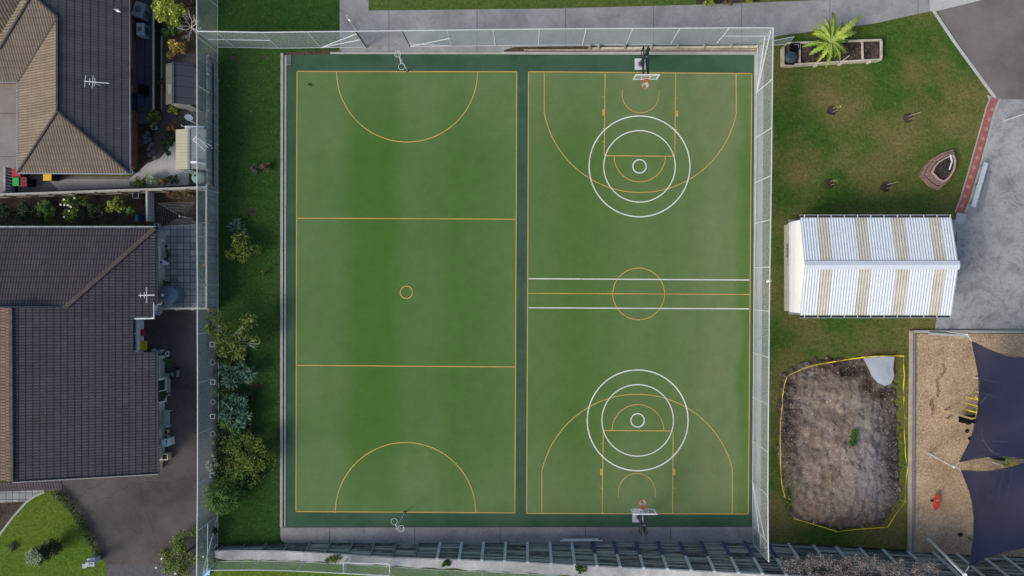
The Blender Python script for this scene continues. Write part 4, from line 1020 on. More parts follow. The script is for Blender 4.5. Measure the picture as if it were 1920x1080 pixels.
# tanks
t = thing('water_tank', 'blue grey round tank on the paved patio by the eave', 'water tank', W(320, 553)); bt = W(317, 553, 1.0)
M_tank = plain('tank_blue', (.10, .17, .22), .5, .12, 2)
MB().cyl((bt.x, bt.y), .60, 0.02, 1.1, 28, .60, .25).build('tank', M_tank, t, smooth=False)
MB().cyl((bt.x - .25, bt.y), .1, 1.3, 1.38, 12).build('lid', M_white, t)
t = thing('water_tank', 'pale teal round tank below the cream and grey shed', 'water tank', W(375, 333)); bt = W(372, 333, .9)
MB().cyl((bt.x, bt.y), .46, 0.02, .9, 28, .46, .1).build('tank', plain('tank_teal', (.20, .33, .30), .5, .1, 2), t)
MB().cyl((bt.x - .2, bt.y + .12), .07, .96, 1.03, 10).build('cap', M_dark, t)
for px, py, lab in ((319, 570, 'pale bowl shaped basin below the blue grey tank'), (301, 584, 'pale oval basin at the top of the driveway')):
    b = W(px, py); t = thing('garden_basin', lab, 'basin', b); MB().cyl(b, .17, .02, .3, 16, .26).build('bowl', M_ac2, t); MB().cyl(b, .2, .3, .305, 16).build('inside', M_pot, t)
# bench and pots by the house wall
b = W(314, 783); t = thing('garden_bench', 'grey slatted bench against the brown tiled house wall', 'bench', b)
for i in range(3): MB().box((b.x + .02 + i * .15, b.y, .45), (.135, 1.2, .035)).build('seat_slat', M_ac, t)
MB().box((b.x - .18, b.y, .68), (.05, 1.25, .4)).build('backrest', M_palewood, t)
for dx in (-.1, .3):
    for dy in (-.5, .5): MB().box((b.x + dx, b.y + dy, .21), (.06, .06, .42)).build('leg', M_ac, t)
rpot('upper pale rimmed pot between bench and pale blue cabinet', 315.5, 808.5, .16, group='pots by the house wall')
rpot('lower pale rimmed pot between bench and pale blue cabinet', 316, 818.5, .16, group='pots by the house wall')
def framebox(label, px, py, sz):
    b = W(px, py); t = thing('planter_box', label, 'planter', b); m = MB()
    for dx, dy, sx, sy in ((0, 1, sz, .06), (0, -1, sz, .06), (1, 0, .06, sz - .12), (-1, 0, .06, sz - .12)): m.box((b.x + dx * (sz / 2 - .03), b.y + dy * (sz / 2 - .03), .25), (sx, sy, .5))
    m.build('box', M_cream, t); MB().box((b.x, b.y, .2), (sz - .13, sz - .13, .4)).build('soil', plain('red_soil', (.06, .02, .015), .9, .4, 9), t)
framebox('cream framed planter box near the house corner with reddish soil', 315.5, 853.5, .44); framebox('cream framed planter box tucked under the lower roof corner', 300, 872, .40)
for px, py, r, lab in ((293, 240, .19, 'pale ring pot on the dark path near the green bush'), (253.5, 255, .18, 'dark ring pot beside the upper house roof edge'), (249.5, 324, .19, 'ring pot at the lower corner of the upper house roof'), (386, 422, .16, 'small ring pot on the patio by the paling fence'), (298, 422, .14, 'small pot at the corner of the brown tiled roof')):
    rpot(lab, px, py, r, M_dark if 'dark ring' in lab else M_pot, 'pots around the upper yard')
for i, (px, py) in enumerate([(277, 250), (281, 262), (274, 266), (284, 271), (279, 278), (287, 284), (280, 290), (290, 296), (272, 257)]):
    b = W(px, py); t = MB(); n = 7; t.prism([(b.x + U(.13, .2) * math.cos(2 * math.pi * k_ / n), b.y + U(.13, .2) * math.sin(2 * math.pi * k_ / n)) for k_ in range(n)], .011, .04)
    tag(t.build('stepping_stone', M_vent), 'dull grey stepping stone in the dark bed right of the upper house roof', 'stone', 'stepping stones in the dark bed')
# dish and antennas against the paling fence
b = W(383, 228, 0); t = thing('satellite_dish', 'white satellite dish on a pole above the cream shed', 'satellite dish', W(385, 240)); pb = W(385, 240)
MB().tube([pb, pb + Vector((0, 0, 2.3))], .04, 8).build('pole', M_galv, t)
dc = pb + Vector((-.02, .12, 2.4)); nrm = Vector((.45, .35, .55)).normalized(); ux = nrm.cross(Vector((0, 0, 1))).normalized(); uy = ux.cross(nrm); m = MB(); n = 20; vs = [tuple(dc)]
for r, dd in ((.10, .01), (.19, .03), (.26, .06)): vs += [tuple(dc + ux * math.cos(2 * math.pi * i / n) * r + uy * math.sin(2 * math.pi * i / n) * r + nrm * dd) for i in range(n)]
m.add(vs, [(0, 1 + i, 1 + (i + 1) % n) for i in range(n)] + [(1 + j * n + i, 1 + (j + 1) * n + i, 1 + (j + 1) * n + (i + 1) % n, 1 + j * n + (i + 1) % n) for j in range(2) for i in range(n)]); m.build('dish', M_white, t, smooth=True)
MB().tube([dc - uy * .3, dc + nrm * .4], .012, 5).build('feed_arm', M_galv, t)
# louvre aerial
b = W(372, 268, 2.7); t = thing('tv_antenna', 'slanted grid antenna over the grey half of the cream shed', 'antenna', W(398, 272))
p0 = W(397, 278, 0); p1 = W(397, 278, 2.6); MB().tube([p0, p1], .03, 6).build('mast', M_galv, t)
a0, a1 = W(362, 262, 2.7), W(385, 283, 2.5); MB().tube([W(368, 258, 2.75), W(397, 274, 2.6)], .02, 5).build('boom', M_galv, t); d = (a1 - a0).normalized(); s_ = Vector((-d.y, d.x, 0))
m = MB(); m.tube([a0, a1], .022, 5); m.tube([a0 + s_ * .3, a0 - s_ * .05], .03, 5); m.tube([a0 + s_ * .3, a1 + s_ * .3], .018, 5); m.build('frame', M_white, t)
m = MB()
for i in range(12): q_ = a0.lerp(a1, (i + .5) / 12); m.tube([q_ - s_ * .06, q_ + s_ * .3], .011, 4)
m.build('elements', M_galv, t)
t = thing('vent_pipe', 'short white bar on the grey half of the cream shed roof', 'pipe', W(364, 303, 2.2)); MB().box(W(363.5, 304, 2.32), (.42, .14, .1)).build('cover', M_white, t, bevel=.02); MB().tube([W(368, 303, 2.3), W(387, 309, 2.2)], .03, 6).build('pipe', M_galv, t)
t = thing('white_sill', 'long white board along the top edge of the cream shed', 'board', W(364, 239)); MB().box(W(365, 239, 1.5), (1.3, .2, .06)).build('board', M_white, t)
for x_ in (350, 380): MB().box(W(x_, 239.5, .73), (.06, .06, 1.44)).build('leg', M_galv, t)
# rotary clothesline
b = W(349, 402); t = thing('rotary_clothesline', 'rotary clothesline of nested square lines over the patio corner', 'clothesline', b)
hh = 1.85; ctr = W(336, 405, hh)
MB().tube([(ctr.x, ctr.y, 0), (ctr.x, ctr.y, hh)], .035, 8).build('pole', M_galv, t)
corners = [W(297, 381, hh), W(364, 379, hh), W(377, 420, hh), W(302, 431, hh)]
for c in corners: MB().tube([Vector((ctr.x, ctr.y, hh - .35)), c], .009, 5).build('arm', M_vent, t)
m = MB()
for i in range(7):
    f = 1 - i * .115; m.tube([ctr.lerp(c, f) for c in corners], .011, 4, closed=True)
m.build('lines', M_vent, t)
# chair and wheel with blue tarpaulin in dark garden
b = W(263, 368); t = thing('garden_chair', 'pale framed garden chair in the dark shrub garden corner', 'chair', b)
MB().box((b.x, b.y, .42), (.38, .38, .03)).build('seat', M_dark, t)
MB().tube([(b.x - .2, b.y + .18, .6), (b.x - .2, b.y - .2, .6), (b.x + .2, b.y - .2, .6), (b.x + .2, b.y + .18, .6)], .02, 6).build('arm_frame', M_pot, t)
for dx in (-.18, .18):
    for dy in (-.18, .18): MB().tube([(b.x + dx, b.y + dy, .01), (b.x + dx, b.y + dy, .6)], .015, 5).build('leg', M_pot, t)
box_thing('storage_tub', 'small blue tub in the dark garden near the brown roof corner', 'tub', 256, 409, .2, .5, .5, plain('blue_plastic', (.02, .10, .25), .5, .1, 3))
b = W(313, 492); t = thing('garden_ornament', 'round white ornament on the narrow hedge beside the patio', 'ornament', b)
MB().cyl((b.x - .08, b.y), .19, .3, .62, 16, .2).build('bowl', M_white, t); MB().cyl((b.x + .16, b.y - .06), .13, .3, .6, 14, .14).build('small_bowl', M_white, t); MB().cyl((b.x, b.y), .12, 0, .3, 10).build('stand', M_ac, t)
MB().cyl((b.x - .08, b.y), .1, .62, .64, 12).build('centre', M_blue, t)
t = thing('white_finial', 'pair of small white ornaments at top of the house side strip', 'ornament', W(302, 452))
for dx in (297, 303, 308): MB().cyl(W(dx, 451), .1 if dx < 306 else .06, .02, .35, 12, .08, .08).build('knob', M_white, t)
# bicycle-like frame and white pole by the recess
b = W(305, 665); t = thing('hose_reel', 'pale hose reel and white pole beside the house recess', 'hose reel', b)
MB().ring(W(313.5, 663, .5), .13, .03, 16).build('hose', M_galv, t); MB().tube([W(295, 672, .6), W(316, 667, .6)], .035, 6).build('pole', M_white, t)
for x_, y_ in ((291, 656), (297, 658), (301, 661), (306, 657)): MB().cyl(W(x_, y_), .1, 0, .35, 10).build('small_pot', M_ac, t)

# shrubs around the houses
shrub('garden_tree', 'bright yellow green tree at the top edge beside the brick house', 'tree', 318, 18, 33, G_lime, 2.4, 2400, .17, 18, rz=1.2)
shrub('shrub', 'dark green shrub under the bright yellow green tree', 'shrub', 322, 52, 19, G_green, 1.3, 800, .14, 9)
shrub('shrub', 'autumn yellow shrub above the garden shed', 'shrub', 330, 92, 22, G_aut, 1.4, 900, .14, 10, flowers=(3, plain('yellow_petals', (.75, .5, .03), .6, .1, 4, bump=0)))
shrub('shrub', 'brown leafless thicket at the top edge beside the tall fence', 'shrub', 347, 14, 26, G_brown, 1.2, 900, .12, 10)
b = W(372, 62); t = thing('bare_tree', 'bare white limbed tree at the corner of the tall fences', 'tree', b); m = MB(); M_bone = plain('bleached_wood', (.55, .53, .47), .8, .15, 6)
def branch(mb, p, d, l, r, depth):
    q = p + d * l; mid = p.lerp(q, .5) + Vector((U(-1, 1), U(-1, 1), U(-.3, .6))) * l * .1; mb.tube([p, mid, q], r, 5, r * .6)
    if depth:
        for _ in range(3):
            nd = (d + Vector((U(-.9, .9), U(-.9, .9), U(-.2, .5)))).normalized(); branch(mb, q if _ else mid, nd, l * U(.55, .8), r * .58, depth - 1)
top = b + Vector((0, 0, 1.0)); m.tube([b, top], .09, 7, .07)
for i in range(7):
    a = i * .9 + .3; branch(m, top, Vector((math.cos(a), math.sin(a), .7)).normalized(), U(.4, .6), .03, 3)
m.build('branches', M_bone, t)
shrub('shrub', 'leafy green bush beside the dark bed and ring pot', 'shrub', 290, 222, 16, G_olive, 1.3, 620, .12, 8)
shrub('shrub', 'tiny yellow shrub at the foot of the garden shed', 'shrub', 325, 206, 12, G_yel, .8, 260, .12, 5)
shrub('shrub', 'thin brownish plant between the fence and side path', 'shrub', 296, 153, 12, G_dark, .8, 220, .12, 5, rz=1.6)
shrub('hedge', 'rusty green hedge strip beside the cream shed', 'hedge', 314, 268, 15, G_dark, 1.0, 700, .12, 9, rz=2.0)
shrub('shrub', 'reddish twiggy shrub at the top corner of the cream shed', 'shrub', 324, 238, 12, leafmat('rust_leaves', (.08, .04, .02), (.2, .09, .04), (.3, .2, .1)), .9, 300, .11, 6)
shrub('shrub', 'yellow green shrub at the left end of the bed by the boundary fence', 'shrub', 262, 342, 17, G_olive, .9, 600, .12, 7, rz=.7)
shrub('shrub', 'grey green flowering shrub in the bed by the boundary fence', 'shrub', 285, 338, 16, G_pale, .9, 520, .1, 7, rz=.8)
shrub('shrub', 'shrub with red flowers in the bed by the boundary fence', 'shrub', 304, 339, 13, G_green, .9, 420, .1, 6, flowers=(4, M_redpetal))
shrub('shrub', 'very dark bush at the right end of the bed by the boundary fence', 'shrub', 323, 336, 13, G_dark, .9, 420, .12, 6)
for px, py, r, mt, lab, fl in ((45, 395, 21, G_dark, 'dull green shrub at the left end of the dark shrub garden', None), (85, 392, 22, G_green, 'broad green shrub in the dark garden left of the white flowering one', None), (133, 386, 28, G_olive, 'white flowering shrub in the dark garden above the brown roof', (9, M_petal)), (180, 397, 20, G_dark, 'dark leafy shrub right of the white flowering one', None), (218, 386, 19, G_yel, 'lemon green shrub near the right end of the dark garden', None), (246, 395, 9, G_green, 'small green plant right of the lemon green shrub', None), (10, 396, 16, G_dark, 'dim shrub cut by the left picture edge in the dark garden', None)):
    shrub('shrub', lab, 'shrub', px, py, r, mt, 1.5, int(r * 45), .15, 9, flowers=fl)
shrub('shrub', 'brown shrub above the rotary clothesline', 'shrub', 322, 366, 15, G_brown, .7, 400, .12, 6, rz=.6)
shrub('shrub', 'yellowish brown shrub above right of the rotary clothesline', 'shrub', 350, 364, 14, leafmat('dull_yellow', (.04, .04, .015), (.10, .09, .03), (.25, .2, .05)), .7, 400, .12, 6, rz=.6)
shrub('shrub', 'shrub with an orange bloom seen through the mesh beside the patio', 'shrub', 380, 500, 17, G_green, 1.0, 420, .14, 8, rz=1.9, flowers=(1, plain('orange_petals', (.6, .15, .03), .6, .1, 4, bump=0)))
shrub('hedge', 'narrow dark hedge strip beside the house and patio', 'hedge', 314, 478, 6.5, G_dark, .6, 420, .1, 8, rz=3.3)
shrub('shrub', 'small green bush above the blue grey tank', 'shrub', 312, 530, 8, G_green, .8, 260, .1, 5)
shrub('shrub', 'green bush beside the white pole at the house wall', 'shrub', 317, 680, 12, G_green, .9, 380, .11, 6)
shrub('shrub', 'potted bush between the house window and the bench', 'shrub', 310, 739, 9, G_olive, .9, 260, .1, 5)
shrub('shrub', 'camellia bush with white flowers at the foot of the driveway', 'shrub', 338, 1045, 44, G_olive, 1.9, 4200, .13, 22, rz=1.15, flowers=(5, M_petal), spread=.9)
shrub('shrub', 'dark shrub seen through the mesh near the lower fence corner', 'shrub', 388, 1003, 20, G_dark, 1.2, 900, .14, 10, rz=1.9)
shrub('shrub', 'dry pinkish brushwood heap in the fence corner', 'shrub', 398, 1048, 13, G_dry, .8, 320, .13, 5)
t = thing('dead_branch', 'grey dead branch leaning in the lower fence corner', 'branch', W(408, 1040)); m = MB(); branch(m, W(407, 1045, .1), Vector((.0, .8, .5)).normalized(), .9, .035, 1); m.build('wood', M_greybark, t)
h_ = []
hp = [(104, 924), (118, 936), (133, 953), (147, 972), (158, 990), (167, 1008), (176, 1026), (186, 1042)]
t = thing('hedge', 'low dark hedge curving between the front lawn and the driveway', 'hedge', W(147, 972)); m = MB(); st = MB()
for i in range(len(hp) - 1):
    for k_ in range(4):
        p = W(hp[i][0] + (hp[i + 1][0] - hp[i][0]) * k_ / 4, hp[i][1] + (hp[i + 1][1] - hp[i][1]) * k_ / 4, .3); blob(m, p, .30, 60, .11); st.tube([(p.x, p.y, 0), p], .015, 4)
m.build('foliage', G_dark, t); st.build('stems', M_bark, t)
# front lawn conifer leaning outward, sapling, letterbox
b = W(110, 1020); t = thing('conifer', 'slim conifer with pale tips standing on the front lawn', 'tree', b); m = MB(); m2 = MB(); hC = 2.7
for i in range(30):
    f = i / 29; p = b + Vector((0, 0, .3 + f * (hC - .3))); R_ = .60 * (1 - f) ** .5 + .42 * f
    for _ in range(4):
        a = U(0, 6.28); blob(m if f < .8 else m2, p + Vector((math.cos(a), math.sin(a), 0)) * R_ * U(.2, .8), .24, 34 if f < .75 else 36, .11)
m.build('crown', G_dark, t); m2.build('crown_tip', G_pale, t); MB().tube([b, b + Vector((0, 0, hC * .9))], .07, 6, .02).build('trunk', M_bark, t)
b = W(27, 1024); t = thing('sapling', 'thin pale sapling with a patch of dark leaves at its foot at the left edge', 'sapling', b); MB().tube([b, b + Vector((.02, 0, 1.7))], .022, 6, .01).build('stem', M_bone, t)
m = MB(); 
for _ in range(9): blob(m, b + Vector((U(-.25, .25), U(-.2, .2), U(.08, .25))), .16, 24, .1)
m.build('foot_leaves', G_dark, t)  # patch of dark leaves round the stem
b = W(176, 1050); t = thing('letterbox', 'grey and white letterbox on a block pillar beside the driveway', 'letterbox', b)
MB().box((W(181, 1046).x, W(181, 1046).y, .3), (.55, .38, .6), .1).build('pillar', M_ac2, t); bx = W(169, 1057, 1.1)
MB().box((b.x, b.y, .55), (.3, .3, 1.0), .05).build('block', M_ac, t)
MB().box((bx.x + .05, bx.y, 1.1), (.62, .32, .22), .03).build('box', M_pot, t, bevel=.02); MB().box((bx.x + .0, bx.y, 1.215), (.02, .3, .012), .03).build('seam', M_dark, t); MB().box((bx.x + .14, bx.y + .04, 1.216), (.22, .1, .01), .03).build('name_plate', M_vent, t)
# ================================================================== east lawn and its things
# ---- white shelter
rs = thing('shelter', 'white corrugated roof shelter with translucent stripes beside the lawn', 'shelter', W(1640, 500))
he, hr = 3.0, 3.75
M_wr = plain('white_iron', (.66, .71, .76), .4, .05, 2); 
tb = NT('translucent_iron'); c_ = tb.ramp(tb.noise(.9, 6, .7), [(.3, (.46, .44, .37)), (.7, (.62, .58, .49))]); M_beige = tb.done(c_, .6)
xw = W(1500, 500, he).x; xe = W(1784.5, 500, he).x; yn = W(0, 408, he).y; ys = W(0, 591, he).y; yr = W(0, 497, hr).y
def corr(x0, x1, y0, z0, y1, z1, mat, name):
    m = MB(); per = .178; n = max(2, int((x1 - x0) / per * 8)); amp = .02
    for i in range(n + 1):
        x = x0 + (x1 - x0) * i / n; dz = amp * math.cos(2 * math.pi * x / per)
        m.v += [(x, y0, z0 + dz), (x, y1, z1 + dz)]
    m.f = [(2 * i, 2 * i + 2, 2 * i + 3, 2 * i + 1) for i in range(n)]
    if y1 < y0: m.f = [f[::-1] for f in m.f]
    m.build(name, mat, rs, smooth=True)
bands = [(1530, 1553), (1601, 1625), (1671, 1695), (1740, 1762)]
xs_ = [xw]
for a_, b_ in bands: xs_ += [W(a_, 0, he).x, W(b_, 0, he).x]
xs_.append(xe)
for i in range(len(xs_) - 1):
    mt, nm = (M_beige, 'translucent_panel') if i % 2 else (M_wr, 'roof_panel')
    corr(xs_[i], xs_[i + 1], yn, he, yr, hr, mt, nm); corr(xs_[i], xs_[i + 1], ys, he, yr, hr, mt, nm)
m = MB(); 
for y_, z_ in ((yr + .32, hr - .0), (yr - .32, hr - .0)): pass
m.add([(xw - .02, yr + .28, hr - .015), (xe + .05, yr + .28, hr - .015), (xe + .05, yr, hr + .075), (xw - .02, yr, hr + .075), (xw - .02, yr - .28, hr - .015), (xe + .05, yr - .28, hr - .015)], [(3, 2, 1, 0), (4, 5, 2, 3)])
m.build('ridge_cap', M_wr, rs)
for yy, sg in ((yn, 1), (ys, -1)):
    m = MB(); m.beam((xw, yy + sg * .1, he - .06), (xe - .02, yy + sg * .1, he - .06), .12, .1); g_ = m.build('gutter', M_dgut, rs)
    MB().beam((xw - .02, yy + sg * .17, he - .03), (xe, yy + sg * .17, he - .03), .03, .12).build('gutter_lip', M_pot, g_)
    for i in range(12): MB().box((xw + .3 + (xe - xw - .4) * i / 11, yy + sg * .1, he + .0), (.03, .18, .03)).build('gutter_bracket', M_white, g_)
# west gable wall, open inside
def gable(x, zb, name, mat, th=.06, zt=0):
    m = MB(); P_ = [(ys + .12, zb), (yn - .12, zb), (yn - .12, he - .08), (yr, hr - .08), (ys + .12, he - .08)]
    m.add([(x, a_, b_) for a_, b_ in P_] + [(x + th, a_, b_) for a_, b_ in P_], [(4, 3, 2, 1, 0), (5, 6, 7, 8, 9)] + [(i, (i + 1) % 5, 5 + (i + 1) % 5, 5 + i) for i in range(5)]); m.build(name, mat, rs)
gable(xw + .10, 1.1, 'gable_wall', plain('bright_white_wall', (.90, .90, .89), .5, .02, 3))
yA, yB = W(0, 421, 0).y, W(0, 584, 0).y
m = MB().box((xw + .14, (yA + yB) / 2, .55), (.14, yA - yB - .1, 1.08)); m.build('base_wall', plain('beige_wall', (.50, .47, .41), .8, .15, 2), rs)
m = MB().box((xw + .05, (yn + ys) / 2, 1.1), (.12, yn - ys - .3, .08)); m.build('wall_ledge', M_galv, rs)
for i in range(10): MB().box((xw + .055, W(0, 458 + i * 2.6, .6).y, .72), (.03, .035, .55)).build('vent_slot', M_dark, rs)
for x in (xw + .3, (xw + xe) / 2, xe - .2):
    for y_ in (yn - .2, ys + .2): MB().box((x, y_, (he - .1) / 2), (.1, .1, he - .1)).build('post', M_galv, rs)
for i in range(5): 
    x = xw + .3 + (xe - xw - .5) * i / 4; MB().beam((x, yn, he - .1), (x, yr, hr - .12), .06, .1).beam((x, yr, hr - .12), (x, ys, he - .1), .06, .1).build('rafter', M_galv, rs)
ground('shelter_floor', [(1478, 412), (1798, 412), (1760, 590), (1478, 590)], M_yard, .006)

# ---- timber planter with the big frond plant
pb = W(1560, 100); t = thing('timber_planter', 'long timber framed planter box with bark compartments below the path', 'planter', pb)
P4 = [(1467, 90), (1473, 84), (1650, 77), (1651, 112), (1467, 124)]
m = MB(); zt = .45
def edge(a_, b_, w=.12, z=.45, mat=M_cream, nm='side_board'):
    MB().beam(W(*a_, z / 2), W(*b_, z / 2), w, z).build(nm, mat, t)
edge((1467, 90), (1467, 124)); edge((1474, 82.5), (1650, 76.5)); edge((1650, 77.5), (1650, 111.5)); edge((1488, 122.5), (1650, 113)); edge((1467, 124), (1488, 124.5), .06); edge((1468, 89), (1474, 83), .08)
edge((1498, 83), (1498, 120.5), .06); edge((1614.5, 79), (1615.5, 113), .08); edge((1552, 110), (1552, 118), .05); edge((1577, 116), (1590, 106), .06, .5)
MB().prism([W(1500, 84), W(1650, 79), W(1650, 112), W(1500, 120)], .01, .3).build('bark_mulch', blotch('bark_mulch', (.035, .025, .022), (.10, .07, .06), big=2, fine=8, fineamt=.8, bump=1, bd=.08, speck=(7, .62, (.25, .19, .15))), t)
MB().prism([W(1468, 91), W(1496, 85), W(1496, 122), W(1468, 123)], .01, .08).build('floor', M_soil, t)
MB().prism([W(1469, 91), W(1478, 86.5), W(1478, 106), W(1469, 108)], .1, .2).build('brown_board', plain('brown_board', (.16, .11, .08), .9, .2, 3), t)
for px in (1529, 1575, 1629): MB().box(W(px, 123 - (px - 1529) * .06, .2), (.16, .14, .4)).build('peg', M_cream, t)
b = W(1485, 106, .7); b.z = .08; t = thing('plastic_drum', 'glossy blue black drum in the left end of the planter', 'drum', b); MB().cyl(b, .36, .1, .6, 24, .40, .16).build('body', plain('drum', (.05, .075, .10), .25, .2, 2), t, smooth=True)
b = W(1486, 91); t = thing('crate', 'open black crate behind the drum in the planter', 'crate', b)
m = MB()
for dx, dy, sx, sy in ((0, .2, .6, .04), (0, -.2, .6, .04), (.28, 0, .04, .38), (-.28, 0, .04, .38)): m.box((b.x + dx, b.y + dy, .3), (sx, sy, .42))
m.build('sides', M_black, t); MB().tube([(b.x - .1, b.y + .1, .53), (b.x + .2, b.y + .1, .53), (b.x + .2, b.y - .12, .53)], .015, 5).build('handle', M_pot, t)
b = W(1560, 82); t = thing('banana_palm', 'large bright green frond plant growing from the timber planter', 'palm', b)
MB().tube([b, b + Vector((-.08, .0, .9)), b + Vector((0, .05, 1.5))], .13, 8, .09).build('trunk', M_bark, t)
c0 = W(1557, 79, 1.7)
targets = [(1527, 46), (1554, 27), (1610, 32), (1598, 52), (1602, 66), (1520, 55), (1516, 70), (1504, 88), (1513, 107), (1542, 130), (1573, 119), (1585, 104), (1586, 82), (1530, 118), (1540, 36), (1576, 45), (1524, 98), (1518, 62), (1560, 112), (1545, 60), (1568, 60), (1538, 100), (1574, 95)]
m = MB(); mr = MB()
for i, (px, py) in enumerate(targets):
    q = W(px, py, .9); d = q - c0; a = math.atan2(d.y, d.x); L_ = math.hypot(d.x, d.y)
    rb_ = frond(m, c0 + Vector((0, 0, U(-.1, .1))), a + U(-.03, .03), L_, U(.3, .7), U(.8, 1.3), U(.20, .28), 22); mr.tube([p_ + Vector((0, 0, .015)) for p_ in rb_[::3]], .028, 5, .008)
m.build('crown', G_frond, t); mr.build('midribs', plain('pale_midrib', (.42, .50, .14), .6, .1, 4), t)

# ---- staked saplings
M_stake = plain('stake_wood', (.36, .33, .24), .8, .2, 5)
def stakes(label, px, py, dx, leafy, mat=G_yel):
    b = W(px, py); t = thing('staked_sapling', label, 'sapling', b, 'young saplings staked in the lawn')
    m = MB(); n = 14
    m.prism([(b.x + .36 * U(.8, 1.1) * math.cos(2 * math.pi * i / n), b.y + .36 * U(.8, 1.1) * math.sin(2 * math.pi * i / n)) for i in range(n)], .002, .04); m.build('mulch_ring', M_soil, t)
    MB().tube([b + Vector((.08, -.12, .02)), b + Vector((.12, -.12, .6))], .022, 5).build('stake', M_stake, t); MB().tube([b + Vector((.1, .14, .02)), b + Vector((dx * .9, .24, .7))], .022, 5).build('stake', M_stake, t)
    MB().tube([b, b + Vector((.02, 0, .6)), b + Vector((.05, .02, 1.1))], .016, 5, .008).build('stem', M_bark, t)
    l_ = MB()
    for k_ in range(5): blob(l_, b + Vector((U(0, .25), U(-.1, .15), .75 + k_ * .1)), .12, leafy, .09)
    l_.build('leaves', mat, t)
stakes('staked sapling with yellow green leaves at the upper left of the lawn', 1559, 207, .5, 14)
stakes('staked sapling with two pale stakes and few leaves near the asphalt yard', 1702, 221, .6, 2, G_olive)
stakes('staked sapling with yellow leaves just above the shelter left end', 1554, 344, .5, 16)
stakes('nearly bare staked sapling between the shelter roof and brick planter', 1660, 350, .6, 3, G_dark)

# ---- brick shield planter
b = W(1757, 320); t = thing('brick_planter', 'shield shaped brick planter full of soil near the red path', 'planter', b)
out_ = [(1784, 281), (1790, 297), (1788, 318), (1776, 340), (1757, 357), (1741, 350), (1723, 331), (1729, 315), (1742, 300), (1762, 288)]
M_br2 = NT('planter_brick'); vb = M_br2.n('ShaderNodeTexBrick'); M_br2.l(M_br2.g.outputs['Position'], vb.inputs['Vector']); vb.inputs['Scale'].default_value = 1; vb.inputs['Brick Width'].default_value = .22; vb.inputs['Row Height'].default_value = .11; vb.inputs['Mortar Size'].default_value = .012
vb.inputs['Color1'].default_value = (.27, .16, .125, 1); vb.inputs['Color2'].default_value = (.38, .25, .20, 1); vb.inputs['Mortar'].default_value = (.12, .09, .08, 1); M_br2 = M_br2.done(vb.outputs['Color'], .9)
cx_, cy_ = 1762, 318
def ringwall(pts, fo, fi, z, nm, mat, ofs=(0, 0)):
    m = MB(); n = len(pts); o_ = [W(cx_ + (p[0] - cx_) * fo + ofs[0], cy_ + (p[1] - cy_) * fo + ofs[1]) for p in pts]; i_ = [W(cx_ + (p[0] - cx_) * fi + ofs[0], cy_ + (p[1] - cy_) * fi + ofs[1]) for p in pts]
    for k_ in range(n):
        j = (k_ + 1) % n
        m.add([(o_[k_].x, o_[k_].y, 0), (o_[j].x, o_[j].y, 0), (i_[j].x, i_[j].y, 0), (i_[k_].x, i_[k_].y, 0), (o_[k_].x, o_[k_].y, z), (o_[j].x, o_[j].y, z), (i_[j].x, i_[j].y, z), (i_[k_].x, i_[k_].y, z)], [(4, 7, 6, 5), (0, 4, 5, 1), (2, 6, 7, 3)])
    m.build(nm, mat, t)
ringwall(out_, 1.0, .84, .22, 'lower_course', M_br2); ringwall(out_, .84, .68, .34, 'middle_course', M_br2, (2, -1)); ringwall(out_, .68, .60, .42, 'inner_rim', plain('pale_red_rim', (.50, .34, .30), .8, .2, 4), (5, -1))
ins = [W(cx_ + (p[0] - cx_) * .62 + 5, cy_ + (p[1] - cy_) * .62 - 1) for p in out_]; MB().prism([(p.x, p.y) for p in ins], .02, .3).build('soil', blotch('planter_soil', (.03, .025, .02), (.09, .07, .05), big=2, fine=8, fineamt=.7, bump=1, bd=.06), t)
MB().beam(W(1782, 290, .43), W(1785, 303, .43), .1, .03).beam(W(1785, 303, .43), W(1780, 318, .43), .08, .03).build('white_slab', M_white, t)

# ---- red path with pale squares
rp = [(1865, 184), (1858, 200), (1843, 253), (1825, 318), (1809, 372), (1799, 398)]; m = MB().ribbon([W(*p) for p in rp], .52, .018); struct('red_path', m, plain('red_paving', (.34, .115, .10), .85, .2, 3))
m = MB()
for i in range(11):
    f = i / 10; px, py = 1861 - f * 57 , 206 + f * 180; b = W(px - 1, py); m.box((b.x, b.y, .021), (.23, .23, .006), .28)
struct('red_path_tiles', m, plain('pale_pink_tile', (.42, .25, .19), .85, .2, 3))
m = MB().ribbon([W(p[0] - 8.5, p[1]) for p in rp], .1, .03); struct('kerb', m, M_kerb)
m = MB().ribbon([W(p[0] + 10, p[1] + 2) for p in rp], .13, .016); struct('kerb', m, M_kerb)
ground('pale_pavement', [(1794, 398), (1812, 402), (1806, 420), (1790, 420)], M_pathL, .013)
ground('pale_pavement', [(1850, 178), (1868, 184), (1866, 196), (1856, 194)], M_kerb, .013)
t = thing('long_bench', 'long grey metal bench beside the red path', 'bench', W(1838, 345))
A_, B_ = W(1849, 305, .45), W(1825, 388, .45); MB().beam(A_, B_, .30, .04).build('seat', M_ac2, t); MB().beam(W(1855, 322, .05), W(1836, 398, .05), .28, .06).build('foot_board', plain('grey_board', (.22, .24, .26), .7, .15, 3), t); MB().beam(W(1846, 304, .5), W(1822, 386, .5), .04, .06).build('rear_rail', M_galv, t)
for f in (.08, .5, .92): p = A_.lerp(B_, f); MB().box((p.x, p.y, .2), (.3, .06, .42)).build('leg', M_galvd, t)
t = thing('yard_pole', 'pale pole rising from the concrete yard at the right edge', 'pole', W(1884, 226)); b = W(1884, 226); MB().tube([b, b + Vector((0, 0, 4.6))], .06, 10, .045).build('shaft', M_pot, t); MB().cyl(b, .2, .009, .04, 12).build('base_plate', M_kerb, t)

